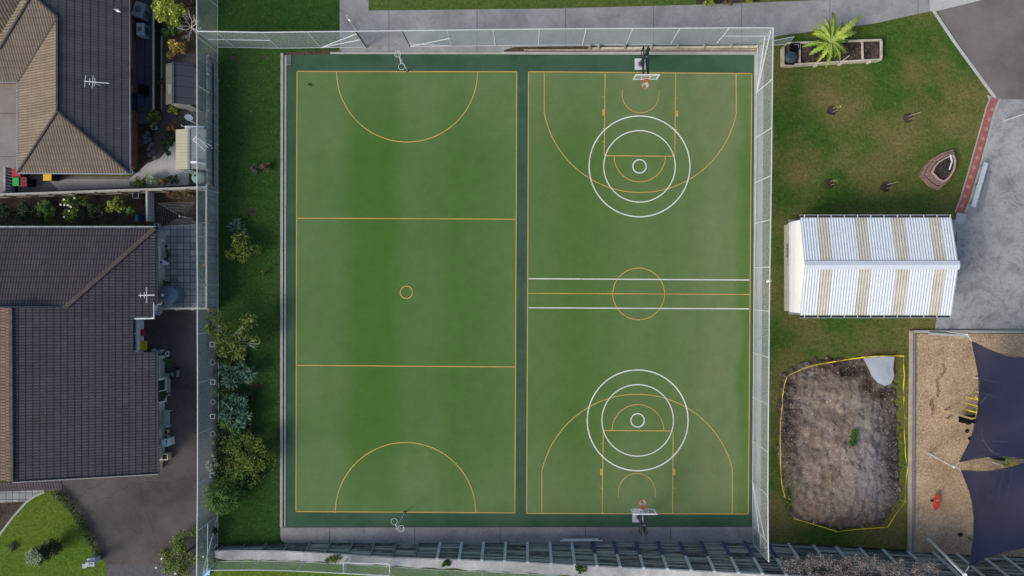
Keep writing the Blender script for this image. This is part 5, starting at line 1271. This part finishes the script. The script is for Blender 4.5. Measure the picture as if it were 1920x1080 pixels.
# ---- garden shrubs at the top edge
for px, py, r, lab, mt in ((1331, 0, 13, 'rounded green shrub at the top edge above the fence corner', G_yel), (1402, -2, 11, 'small green shrub at the top edge right of the rounded one', G_yel), (1368, 1, 12, 'red brown low shrub between the two green top edge shrubs', G_brown)):
    shrub('shrub', lab, 'shrub', px, py, r, mt, .7, 420, .11, 7)

# ---- dirt mound with tape
from mathutils.geometry import tessellate_polygon
MP = [(1464, 706), (1480, 690), (1514, 677), (1556, 668), (1600, 672), (1640, 668), (1668, 672), (1674, 700), (1679, 740), (1683, 800), (1686, 860), (1688, 905), (1684, 940), (1664, 968), (1650, 982), (1600, 990), (1562, 992), (1520, 982), (1484, 968), (1470, 930), (1460, 880), (1457, 830), (1456, 780), (1460, 740)]
poly = [W(*p) for p in MP]
def inside(x, y):
    c = False; n = len(poly); j = n - 1
    for i in range(n):
        a, b2 = poly[i], poly[j]
        if (a.y > y) != (b2.y > y) and x < (b2.x - a.x) * (y - a.y) / (b2.y - a.y) + a.x: c = not c
        j = i
    return c
def edged(x, y):
    best = 9
    for i in range(len(poly)):
        a, b2 = poly[i - 1], poly[i]; ab = Vector((b2.x - a.x, b2.y - a.y)); ap = Vector((x - a.x, y - a.y)); f = max(0, min(1, ap.dot(ab) / ab.length_squared)); best = min(best, (ap - ab * f).length)
    return best
def dz(x, y):
    e = edged(x, y); d = e if inside(x, y) else -e
    px = CX + x * S; py = CY - y * S
    n1 = noise.fractal(Vector((x * .55, y * .55, 1)), 1.0, 2.0, 5); n2 = noise.fractal(Vector((x * 2.6, y * 2.6, 4)), .8, 2.1, 4)
    wob = d + .30 * n2
    up = min(1, max(0, wob / 1.0))
    z = .02 + up * (.38 + .16 * n1 + .09 * n2)
    z -= .45 * math.exp(-((px - 1600) ** 2 / 900 + (py - 692) ** 2 / 160)) * up
    z -= .5 * math.exp(-((px - 1650) / 28) ** 2 - ((py - 693) / 30) ** 2) * up
    z -= .25 * math.exp(-((px - 1655) ** 2 / 300)) * up * (py > 740)
    return max(z, .03) if wob > 0 else -.05
x0 = min(p.x for p in poly) - .4; x1 = max(p.x for p in poly) + .4; y0 = min(p.y for p in poly) - .4; y1 = max(p.y for p in poly) + .4; st_ = .085
nx = int((x1 - x0) / st_); ny = int((y1 - y0) / st_); m = MB(); hts = []
for j in range(ny + 1):
    for i in range(nx + 1):
        x = x0 + i * st_; y_ = y0 + j * st_; z = dz(x, y_); hts.append(z); m.v.append((x, y_, z))
for j in range(ny):
    for i in range(nx):
        q = (j * (nx + 1) + i, j * (nx + 1) + i + 1, (j + 1) * (nx + 1) + i + 1, (j + 1) * (nx + 1) + i)
        if max(hts[k_] for k_ in q) > -.02: m.f.append(q)
td = NT('dirt'); x_, y_, z_ = td.sep()
at_ = td.n('ShaderNodeAttribute'); at_.attribute_name = 'soil_tone'; c_ = at_.outputs['Color']
c_ = td.mix(1.0, c_, td.ramp(td.noise(8, 7, .8), [(.3, .68), (.7, 1.3)]), 'MULTIPLY')
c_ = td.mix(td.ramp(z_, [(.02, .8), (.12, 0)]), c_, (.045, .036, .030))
c_ = td.mix(td.ramp(td.noise(7, 3, .5), [(.66, 0), (.7, .8)]), c_, (.55, .50, .44))
td.bump(td.noise(6, 8, .85), .8, .05); M_dirt = td.done(c_, .95, spec=.1)
def g2(px, py, cx, cy, sx, sy): return math.exp(-((px - cx) / sx) ** 2 - ((py - cy) / sy) ** 2)
def lerp3(a, b, f): f = max(0, min(1, f)); return [a[i] + (b[i] - a[i]) * f for i in range(3)]
dcol = []
for v in m.v:
    px = CX + v[0] * S; py = CY - v[1] * S; v3 = Vector(v)
    n_ = noise.fractal(Vector((v[0] * .8, v[1] * .8, 9)), .9, 2.0, 5); nf = noise.fractal(Vector((v[0] * 3.2, v[1] * 3.2, 2)), .7, 2.1, 4)
    c = lerp3((.21, .155, .115), (.33, .255, .195), .5 + 1.2 * n_)
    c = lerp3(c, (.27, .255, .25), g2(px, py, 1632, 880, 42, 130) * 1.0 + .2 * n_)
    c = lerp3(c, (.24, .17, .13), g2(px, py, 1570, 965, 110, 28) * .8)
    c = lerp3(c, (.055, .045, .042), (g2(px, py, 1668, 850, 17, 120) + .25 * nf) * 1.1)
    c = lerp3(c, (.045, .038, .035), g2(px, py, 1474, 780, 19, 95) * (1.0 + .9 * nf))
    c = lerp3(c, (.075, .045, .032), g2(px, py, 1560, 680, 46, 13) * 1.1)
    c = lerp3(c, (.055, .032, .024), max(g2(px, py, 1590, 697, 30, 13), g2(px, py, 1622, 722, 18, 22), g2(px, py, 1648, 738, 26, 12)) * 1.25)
    c = lerp3(c, (.06, .10, .025), g2(px, py, 1478, 920, 16, 60) * .7 * (1 + n_))
    c = lerp3(c, (.13, .10, .085), max(0, nf) * .35 + max(0, noise.fractal(Vector((v[0] * 1.3, v[1] * 1.3, 5)), .9, 2.0, 4)) * .55)
    dcol.append((c[0], c[1], c[2], 1))
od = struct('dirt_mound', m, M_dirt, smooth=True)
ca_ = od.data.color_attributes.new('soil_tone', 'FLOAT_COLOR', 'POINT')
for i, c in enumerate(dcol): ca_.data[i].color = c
st = MB()
for _ in range(2200):
    x = U(x0, x1); y_ = U(y0, y1)
    if inside(x, y_) and edged(x, y_) > .25:
        z = dz(x, y_); r = U(.012, .05) * (1.6 if U(0, 1) < .06 else 1); n = len(st.v)
        pts = [Vector((U(-1, 1), U(-1, 1), U(-.6, 1))).normalized() * r for _k in range(6)]
        ax = [(1, 0, 0), (-1, 0, 0), (0, 1, 0), (0, -1, 0), (0, 0, 1), (0, 0, -1)]
        st.add([(x + a[0] * r * U(.7, 1.3), y_ + a[1] * r * U(.7, 1.3), z + r * .4 + a[2] * r * .7) for a in ax], [(0, 2, 4), (2, 1, 4), (1, 3, 4), (3, 0, 4), (2, 0, 5), (1, 2, 5), (3, 1, 5), (0, 3, 5)])
tag(st.build('pebbles', plain('pebble', (.30, .26, .23), .9, .3, 2)), 'pale pebbles strewn over the dirt mound', 'pebbles', kind='stuff')
# tarp
TP = [(1614, 671), (1641, 667), (1672, 668), (1670, 690), (1672, 705), (1666, 718), (1654, 722), (1640, 716), (1630, 704), (1624, 690)]
b = W(1645, 693); m = MB(); n = len(TP); c = W(1647, 692); rings_ = 8; vs = []
for r_ in range(1, rings_ + 1):
    for p in TP:
        q = W(*p); x = c.x + (q.x - c.x) * r_ / rings_; y_ = c.y + (q.y - c.y) * r_ / rings_; vs.append((x, y_, max(.16, .40 - .05 * r_ / rings_) + .04 * noise.noise(Vector((x * 2, y_ * 2, 0)))))
vs.append((c.x, c.y, .40)); m.add(vs, [(r_ * n + k_, r_ * n + (k_ + 1) % n, (r_ + 1) * n + (k_ + 1) % n, (r_ + 1) * n + k_) for r_ in range(rings_ - 1) for k_ in range(n)] + [(len(vs) - 1, (k_ + 1) % n, k_) for k_ in range(n)])
tag(m.build('tarpaulin', plain('grey_tarp', (.42, .46, .50), .55, .08, 1.2, bump=.3), smooth=True), 'pale grey tarpaulin sheet over the upper right corner of the dirt mound', 'tarpaulin')
m = MB()
for px, py, r in ((1601, 820, .28), (1600, 831, .24), (1603, 811, .2)): blob(m, W(px, py, dz(*W(px, py).xy) + .12), r, 220, .11)
tag(m.build('weed_patch', leafmat('bright_weed', (.02, .08, .01), (.05, .16, .02), (.09, .24, .04))), 'bright green weed patch growing on the dirt mound', 'weed')
m = MB()
for _ in range(26): px, py = U(1472, 1492), U(850, 968); blob(m, W(px, py, .1), .25, 26, .1)
tag(m.build('grass_fringe', G_olive), 'straggling grass along the left side of the dirt mound', 'grass', kind='stuff')
# tape and stakes
TPp = [(1483, 962), (1466, 928), (1459, 895), (1458, 845), (1457, 805), (1461, 757), (1463, 728), (1470, 704), (1494, 692), (1516, 684), (1560, 676), (1615, 668), (1640, 666), (1686, 666), (1687, 702), (1686, 742), (1688, 781), (1688, 829), (1693, 873), (1688, 937), (1656, 983), (1562, 991), (1482, 967)]
t = thing('barrier_tape', 'yellow barrier tape strung on thin stakes around the dirt mound', 'barrier tape', W(1575, 830))
M_tape = plain('yellow_tape', (.85, .62, .02), .5, .1, 1.5, bump=0); nn = len(TPp)
for i in range(nn - 1):
    a_, b_ = W(*TPp[i]), W(*TPp[i + 1])
    m = MB(); seg = 10
    for k_ in range(seg + 1):
        f = k_ / seg; p = a_.lerp(b_, f); z = .62 - .1 * math.sin(math.pi * f); d = (b_ - a_).normalized(); s_ = Vector((-d.y, d.x, 0)); tw = (.25 + .45 * math.sin(f * 5 + i * 2)); w_ = .035 if i in (11, 12, 13, 14, 9, 10) else .024
        m.v += [tuple(p + s_ * w_ * math.cos(tw) + Vector((0, 0, z - w_ * math.sin(tw)))), tuple(p - s_ * w_ * math.cos(tw) + Vector((0, 0, z + w_ * math.sin(tw))))]
    m.f = [(2 * k_, 2 * k_ + 2, 2 * k_ + 3, 2 * k_ + 1) for k_ in range(seg)]
    if i != 0: m.build('tape', M_tape, t)
    MB().tube([a_, a_ + Vector((U(-.03, .03), U(-.03, .03), .72))], .014, 5).build('stake', M_stake, t)

# ---- playground
M_mulch = blotch('wood_mulch', (.40, .275, .175), (.60, .44, .29), big=.5, fine=7, fineamt=.45, rough=.95, bump=1, bd=.08, speck=(9, .63, (.75, .62, .45)))
ground('playground_mulch', [(1711, 626), (2500, 626), (2500, 1050), (1711, 1042)], M_mulch, .02)
k = MB().prism([W(1704.5, 620), W(1709, 620), W(1706, 1040), W(1701, 1038)], 0, .22); struct('playground_edge', k, plain('pale_edge', (.42, .38, .28), .8, .2, 2))
k = MB().prism([W(1709, 624), W(1714, 624), W(1711.5, 1041), W(1706, 1040)], 0, .16); struct('playground_edge', k, plain('mauve_edge', (.25, .23, .26), .8, .15, 2))
k = MB().prism([W(1709, 619), W(2500, 621), W(2500, 626), W(1709, 624)], 0, .17); struct('playground_edge', k, M_kerb)
t = thing('timber_beam', 'pale loose beam lying along the upper playground edge', 'beam', W(1780, 627)); MB().beam(W(1742, 625.5, .28), W(1815, 630, .28), .16, .1).build('beam', M_pot, t)
chips = MB()
for _ in range(6500):
    px, py = U(1714, 1920), U(628, 1040); leaf(chips, W(px, py, U(.025, .05)), U(.04, .10), .35, .3)
tag(chips.build('wood_chips', leafmat('chip', (.34, .22, .13), (.58, .42, .27), (.80, .66, .47), var=.2)), 'wood chips scattered over the playground ground', 'wood chips', kind='stuff')
# furrow in the mulch, drawn flat with darker chips
fm = MB()
for i in range(70):
    f = i / 69; px = 1769 - 24 * f + 4 * math.sin(i * .21) + U(-2.5, 2.5); py = 684 + 92 * f; p = W(px, py); blob(fm, (p.x, p.y, .02), .10, 9, .12, .5, .3, .2)
tag(fm.build('furrow_chips', leafmat('dark_chip', (.17, .105, .065), (.26, .17, .10), (.34, .23, .14))), 'line of darker wood chips along a furrow in the mulch', 'wood chips', kind='stuff')

def coons(top, bot, left, right, n=22, sag=.35):
    """curves are lists of (px,py,h); left/right run top -> bottom"""
    def ev(c, f):
        c = [W(*p) for p in c]; x = f * (len(c) - 1); i = min(int(x), len(c) - 2); u = x - i
        p0 = c[max(i - 1, 0)]; p1 = c[i]; p2 = c[i + 1]; p3 = c[min(i + 2, len(c) - 1)]
        return .5 * ((2 * p1) + (p2 - p0) * u + (2 * p0 - 5 * p1 + 4 * p2 - p3) * u * u + (3 * p1 - p0 - 3 * p2 + p3) * u ** 3)
    m = MB(); A0, A1, B0, B1 = ev(top, 0), ev(top, 1), ev(bot, 0), ev(bot, 1)
    for j in range(n + 1):
        v = j / n
        for i in range(n + 1):
            u = i / n; p = ev(top, u) * (1 - v) + ev(bot, u) * v + ev(left, v) * (1 - u) + ev(right, v) * u - (A0 * (1 - u) * (1 - v) + A1 * u * (1 - v) + B0 * (1 - u) * v + B1 * u * v)
            p.z -= sag * 16 * u * (1 - u) * v * (1 - v) * .5; p.z += .02 * noise.noise(Vector((p.x * .7, p.y * .7, 0))); m.v.append(tuple(p))
    m.f = [(j * (n + 1) + i, (j + 1) * (n + 1) + i, (j + 1) * (n + 1) + i + 1, j * (n + 1) + i + 1) for j in range(n) for i in range(n)]
    return m
tsm = NT('shade_cloth'); c_ = tsm.mix(tsm.ramp(tsm.noise(.35, 4, .6), [(.3, 0), (.7, 1)]), (.016, .022, .058), (.026, .032, .074)); tsm.done(c_, .8)
tsm.b.inputs['Specular IOR Level'].default_value = .15
_tr = tsm.n('ShaderNodeBsdfTransparent'); _mx = tsm.n('ShaderNodeMixShader'); _mx.inputs[0].default_value = .92
tsm.l(_tr.outputs[0], _mx.inputs[1]); tsm.l(tsm.b.outputs[0], _mx.inputs[2]); tsm.l(_mx.outputs[0], tsm.out.inputs[0]); M_sail = tsm.m
def sail(label, top, bot, left, right, lines):
    b = W(*left[0]); t = thing('shade_sail', label, 'shade sail', b, 'navy shade sails over the playground')
    coons(top, bot, left, right).build('cloth', M_sail, t, smooth=True)
    for a_, b_ in lines: MB().tube([W(*a_), W(*b_)], .022, 6).build('corner_cable', M_galv, t)
    for c in (left, bot, top): MB().tube([W(*p) for p in c], .022, 6).build('edge_cable', M_dark, t)
sail('upper navy shade sail over the climbing frame', [(1822, 640, 3.4), (1870, 662, 3.3), (1920, 671, 3.3), (2000, 664, 3.5)], [(1799, 866, 3.1), (1848, 857, 3.0), (1920, 860, 3.0), (2010, 890, 3.2)],
     [(1822, 640, 3.4), (1834, 700, 3.2), (1836, 735, 3.15), (1832, 775, 3.1), (1820, 825, 3.1), (1799, 866, 3.1)], [(2000, 664, 3.5), (1980, 770, 3.3), (2010, 890, 3.2)], [((1799, 866, 3.1), (1789, 875, 3.15)), ((1822, 640, 3.4), (1814, 629, 3.5))])
sail('lower navy shade sail reaching toward the plank wall', [(1802, 882, 3.1), (1850, 884, 3.0), (1900, 875, 3.0), (1960, 855, 3.1)], [(1817, 1062, 4.3), (1850, 1045, 4.0), (1920, 1027, 3.8), (1990, 1024, 3.8)],
     [(1802, 882, 3.1), (1819, 925, 3.2), (1826, 970, 3.4), (1825, 1010, 3.7), (1817, 1062, 4.3)], [(1960, 855, 3.1), (1950, 940, 3.3), (1990, 1024, 3.8)], [((1802, 882, 3.1), (1792, 875, 3.15)), ((1817, 1062, 4.3), (1810, 1073, 4.4))])
def spole(label, base, top, r, mat):
    b = W(*base); q = W(*top); t = thing('sail_pole', label, 'pole', b, 'steel poles holding the shade sails'); MB().tube([b, q], r, 12, r * .9).build('shaft', mat, t)
    MB().cyl(q, r * 1.25, q.z - .05, q.z + .05, 12).build('cap', M_white, t); MB().cyl(b, r * 2, .02, .05, 14).build('base_collar', M_kerb, t)
spole('short pale pole between the two navy sails', (1742, 850), (1788, 875.5, 3.2), .06, M_galv)
spole('thick grey pole at the lower corner of the lower sail', (1740, 1010), (1809, 1078, 4.5), .10, M_galv)
spole('pole hidden under the top corner of the upper sail', (1775, 621), (1813, 627, 3.5), .05, M_galv)
# play equipment
M_ypipe = plain('yellow_pipe', (.85, .68, .02), .4, .05, 3, bump=0); M_gpipe = plain('lime_pipe', (.15, .60, .04), .4, .05, 3, bump=0); M_wood2 = plain('play_timber', (.45, .34, .20), .8, .2, 4)
b = W(1860, 760); t = thing('jungle_gym', 'climbing frame of timber beams and yellow pipes under the upper sail', 'climbing frame', b)
MB().beam(W(1787, 775, 1.0), W(1822, 785, 1.0), .12, .12).build('beam', M_wood2, t); MB().beam(W(1790, 791, 1.0), W(1826, 803, 1.0), .12, .12).build('beam', M_wood2, t)
for x_, y_ in ((1787, 775), (1790, 791), (1824, 786), (1828, 803)): q = W(x_, y_, 1.0); MB().beam((q.x, q.y, .02), (q.x, q.y, .94), .1, .1).build('post', M_wood2, t)
MB().prism([W(1789, 777), W(1818, 775), W(1823, 790), W(1808, 793), W(1789, 789)], .5, .54).build('black_mat', M_black, t)
for a_, b_ in (((1816, 770, 1.0), (1830, 773, 1.2)), ((1829, 744, 1.3), (1836, 750, 1.3)), ((1820, 784, 1.0), (1830, 784, 1.0)), ((1831, 784, 1.0), (1834, 762, 1.5))): MB().tube([W(*a_), W(*b_)], .06 if a_[0] == 1831 else .04, 8).build('yellow_bar', M_ypipe, t)
for x_, y_ in ((1830, 773), (1834, 762), (1835, 750)): q = W(x_, y_, 1.2); MB().tube([(q.x, q.y, .02), (q.x, q.y, 1.2)], .035, 8).build('yellow_leg', M_ypipe, t)
for a_, b_ in (((1858, 714, 1.8), (1888, 721, 1.8)), ((1883, 720, 1.8), (1881, 748, 1.8)), ((1860, 741, 1.8), (1887, 751, 1.8)), ((1872, 735, 1.8), (1869, 746, 1.8)), ((1890, 717, 1.8), (1920, 725, 1.8)), ((1890, 828, 1.8), (1840, 825, 1.6))): MB().tube([W(*a_), W(*b_)], .05, 8).build('pipe', M_white, t)
MB().tube([W(1838, 757, 1.6), W(1845, 748, 1.7), W(1856, 739, 1.8), (W(1868, 735, 1.8)), W(1881, 735, 1.8)], .05, 8).build('curved_pipe', M_white, t)
MB().tube([W(1843, 800, 1.6), W(1842, 815, 1.7), W(1848, 832, 1.8), W(1862, 848, 1.8), W(1874, 852, 1.8)], .05, 8).build('curved_pipe', M_white, t)
for x_, y_ in ((1858, 714), (1888, 721), (1881, 748), (1860, 741), (1843, 800), (1874, 852)): q = W(x_, y_, 1.7); MB().tube([(q.x, q.y, .02), q], .04, 8).build('steel_leg', M_galv, t)
b = W(1893, 868); t = thing('climbing_bridge', 'yellow and lime play bars visible between the two sails', 'play equipment', b)
MB().beam(W(1852, 858, 1.0), W(1894, 874, 1.0), .12, .1).build('beam', M_wood2, t); MB().beam(W(1854, 858, .5), W(1885, 861, .5), .25, .04).build('black_mat', M_black, t)
for a_, b_, mt in (((1883, 858, 1.3), (1894, 859, 1.3), M_gpipe), ((1890, 859, 1.3), (1890, 872, 1.3), M_gpipe), ((1880, 871, 1.2), (1881, 878, 1.2), M_ypipe), ((1894, 865, 1.2), (1909, 871, 1.2), M_ypipe), ((1897, 868, 1.2), (1898, 876, 1.2), M_ypipe)): MB().tube([W(*a_), W(*b_)], .06, 8).build('bar', mt, t)
for x0_ in (1881, 1898): MB().tube([W(x0_, 880, 1.6), W(x0_ - 1, 898, 1.6), W(x0_ - 7, 915, 1.5), W(x0_ - 8, 938, 1.4)], .045, 8).build('curved_rail', M_white, t)
for x_, y_ in ((1881, 874), (1898, 874), (1874, 936), (1890, 936), (1853, 858)): q = W(x_, y_, 1.1); MB().tube([(q.x, q.y, .02), (q.x, q.y, 1.25)], .04, 8).build('leg', M_galv, t)
for px, py, lab in ((1812, 808, 'black tyre half sunk in mulch near the climbing frame'), (1817, 822, 'black tyre at the edge of the upper sail')):
    b = W(px, py); t = thing('tyre', lab, 'tyre', b); MB().ring((b.x, b.y, .07), .085, .045, 16, 8).build('rubber', M_black, t, smooth=True)
b = W(1750, 938); t = thing('spring_rider', 'red oval play board standing on the mulch', 'play equipment', b); m = MB(); n = 24
m.prism([(b.x + .19 * abs(math.cos(a)) ** .8 * (1 if math.cos(a) > 0 else -1) + math.sin(a) * .07, b.y + .56 * math.sin(a)) for a in [2 * math.pi * i / n for i in range(n)]], .34, .42); m.build('board', plain('red_board', (.60, .055, .03), .5, .12, 3, bump=0), t, bevel=.02)
MB().cyl(b, .07, .02, .34, 12).build('spring', M_dark, t); MB().tube([(b.x - .1, b.y + .12, .52), (b.x + .1, b.y + .18, .52)], .016, 6).build('handle', M_white, t); MB().cyl((b.x - .18, b.y, 0), .06, .02, .2, 10).build('foot_rest', M_dark, t)
b = W(1800, 1002); t = MB(); t.prism([(b.x + .18 * math.cos(a), b.y + .13 * math.sin(a)) for a in [2 * math.pi * i / 16 for i in range(16)]], .02, .06); tag(t.build('rubber_disc', M_black), 'black oval rubber disc on the mulch near the lower sail', 'disc')
shrub('weed', 'small pale weed on the mulch beside the lower sail edge', 'weed', 1818, 1010, 6, G_pale, .25, 90, .08, 3)
# brushwood on the plank wall and bank
bw = thing('dry_brushwood', 'mass of dry grey pink brushwood hanging over the plank wall', 'brushwood', W(1560, 1062, 2)); m = MB(); tw = MB()
for _ in range(190):
    px = random.choice([U(1472, 1640), U(1500, 1600), U(1640, 1760), U(1474, 1700)]); tp = wall_top(px); dpt = U(-.25, 1.6)
    p = W(px + U(-6, 6), U(1046, 1088) + (8 if px > 1640 else 0), U(3.0, 3.9))
    blob(m, p, U(.2, .42), 90, .11, .3, 1, .6)
    for k_ in range(1): a = U(0, 6.28); tw.tube([p, p + Vector((math.cos(a), math.sin(a), U(0, .4))) * U(.25, .5)], .010, 4, .004)
m.build('dry_leaves', G_dry, bw)
for px, off, r, mt, lab in ((1082, .2, .42, G_green, 'bright green weed clump on the pale bank below the plank wall'), (842, .25, .3, G_green, 'small weed clump on the pale bank left of the bright one'), (634, .3, .4, G_olive, 'ochre grass patch on the pale bank near the white goal'), (1870, .5, .7, G_green, 'green bush on the bank below the lower sail')):
    tp = wall_top(px); p = Vector((tp.x, tp.y - off, tp.z)); t = thing('weed', lab, 'weed', p); m = MB()
    for k_ in range(7): blob(m, p + Vector((U(-1, 1) * r * .6 * (2 if px in (634, 1870) else 1), U(-1, 1) * r * .4, .12)), r * .5, 50, .12)
    m.build('leaves', mt, t); MB().tube([p, p + Vector((0, 0, .15))], .02, 5).build('stem', M_bark, t)
clod = MB()
for _ in range(260):
    px, py = (random.gauss(1476, 10), U(720, 870)) if U(0, 1) < .75 else (U(1470, 1680), U(690, 975)); q = W(px, py); x, y_ = q.x, q.y
    if inside(x, y_) and edged(x, y_) > .1:
        z = dz(x, y_); r = U(.03, .09)
        clod.add([(x + a[0] * r * U(.7, 1.3), y_ + a[1] * r * U(.7, 1.3), z + r * .3 + a[2] * r * .6) for a in [(1, 0, 0), (-1, 0, 0), (0, 1, 0), (0, -1, 0), (0, 0, 1), (0, 0, -1)]], [(0, 2, 4), (2, 1, 4), (1, 3, 4), (3, 0, 4), (2, 0, 5), (1, 2, 5), (3, 1, 5), (0, 3, 5)])
tag(clod.build('soil_clods', leafmat('clods', (.08, .062, .05), (.18, .14, .11), (.34, .28, .22))), 'loose soil clods on the dirt mound', 'soil', kind='stuff')
tf = MB()
for _ in range(5200):
    k_ = U(0, 1)
    if k_ < .4: px, py = U(411, 525), U(104, 1012)
    elif k_ < .8: px, py = U(1450, 1800), U(60, 400)
    elif k_ < .9: px, py = U(1450, 1700), U(596, 664)
    else: px, py = U(1446, 1462), U(90, 1010)
    if px > 1750 + (py - 20) * .62 and py < 190: continue
    leaf(tf, W(px, py, .03), U(.06, .14), .3, .5)
tag(tf.build('grass_tufts', leafmat('tufts', (.02, .06, .012), (.07, .13, .02), (.16, .20, .05))), 'slightly longer grass tufts on the lawns', 'grass', kind='stuff')
# fallen leaves: sparse specks on the lawns and paths
lf = MB()
for _ in range(420):
    px, py = U(412, 524), U(0, 1015); leaf(lf, W(px, py, .03), U(.05, .1), .6, .2)
for _ in range(500):
    px, py = U(1450, 1700), U(120, 400); leaf(lf, W(px, py, .03), U(.05, .09), .6, .2)
tag(lf.build('fallen_leaves', leafmat('fallen', (.06, .09, .02), (.16, .15, .05), (.32, .28, .12))), 'sparse fallen leaves on the lawns', 'fallen leaves', kind='stuff')
sp_ = MB()
for _ in range(60):
    px, py = U(560, 1400), U(140, 955); leaf(sp_, W(px, py, .035), U(.04, .08), .6, .2)
tag(sp_.build('court_litter', leafmat('litter', (.03, .04, .02), (.10, .09, .05))), 'tiny leaf litter on the court surface', 'leaf litter', kind='stuff')
b = W(581, 159.5); t = MB()
for k_ in range(6): blob(t, (b.x + U(-.08, .12), b.y + U(-.08, .08), .03), .06, 8, .1, .5, .2, .2)
tag(t.build('leaf_clump', G_dark), 'dark leaf clump lying on the upper left court corner', 'leaves')

# ================================================================== sky, sun, camera
w_ = bpy.data.worlds.new('World'); sc.world = w_; w_.use_nodes = True; nt = w_.node_tree
sky = nt.nodes.new('ShaderNodeTexSky'); sky.sky_type = 'NISHITA'; sky.sun_disc = False
EL = math.radians(36); AZ = math.radians(238)   # azimuth clockwise from +Y (photo up)
sky.sun_elevation = EL; sky.sun_rotation = AZ; sky.air_density = 1.0; sky.dust_density = 2.5; sky.ozone_density = 1.0
nt.links.new(sky.outputs[0], nt.nodes['Background'].inputs[0]); nt.nodes['Background'].inputs[1].default_value = .15
ld = bpy.data.lights.new('sun', 'SUN'); ld.energy = 2.3; ld.angle = math.radians(25); ld.color = (1, .93, .84)
lo = bpy.data.objects.new('sun', ld); COL.objects.link(lo)
dirv = Vector((math.sin(AZ) * math.cos(EL), math.cos(AZ) * math.cos(EL), math.sin(EL)))
lo.rotation_euler = dirv.to_track_quat('Z', 'Y').to_euler(); lo.location = dirv * 60
cd = bpy.data.cameras.new('camera'); cam = bpy.data.objects.new('camera', cd); COL.objects.link(cam)
cam.location = (0, 0, H); cam.rotation_euler = (0, 0, 0)
cd.sensor_fit = 'HORIZONTAL'; cd.sensor_width = 36; cd.lens = 36 * S * H / 1920; cd.shift_x = -(CX - 960) / 1920; cd.shift_y = -(540 - CY) / 1920; cd.clip_end = 2000; cd.clip_start = .5
sc.camera = cam
sc.view_settings.view_transform = 'Standard'; sc.view_settings.look = 'None'; sc.view_settings.exposure = 0; sc.view_settings.gamma = 1
sc.cycles.transparent_max_bounces = 16; sc.cycles.max_bounces = 6
bpy.context.view_layer.update()
for o in BASES:
    if '_base' in o: del o['_base']
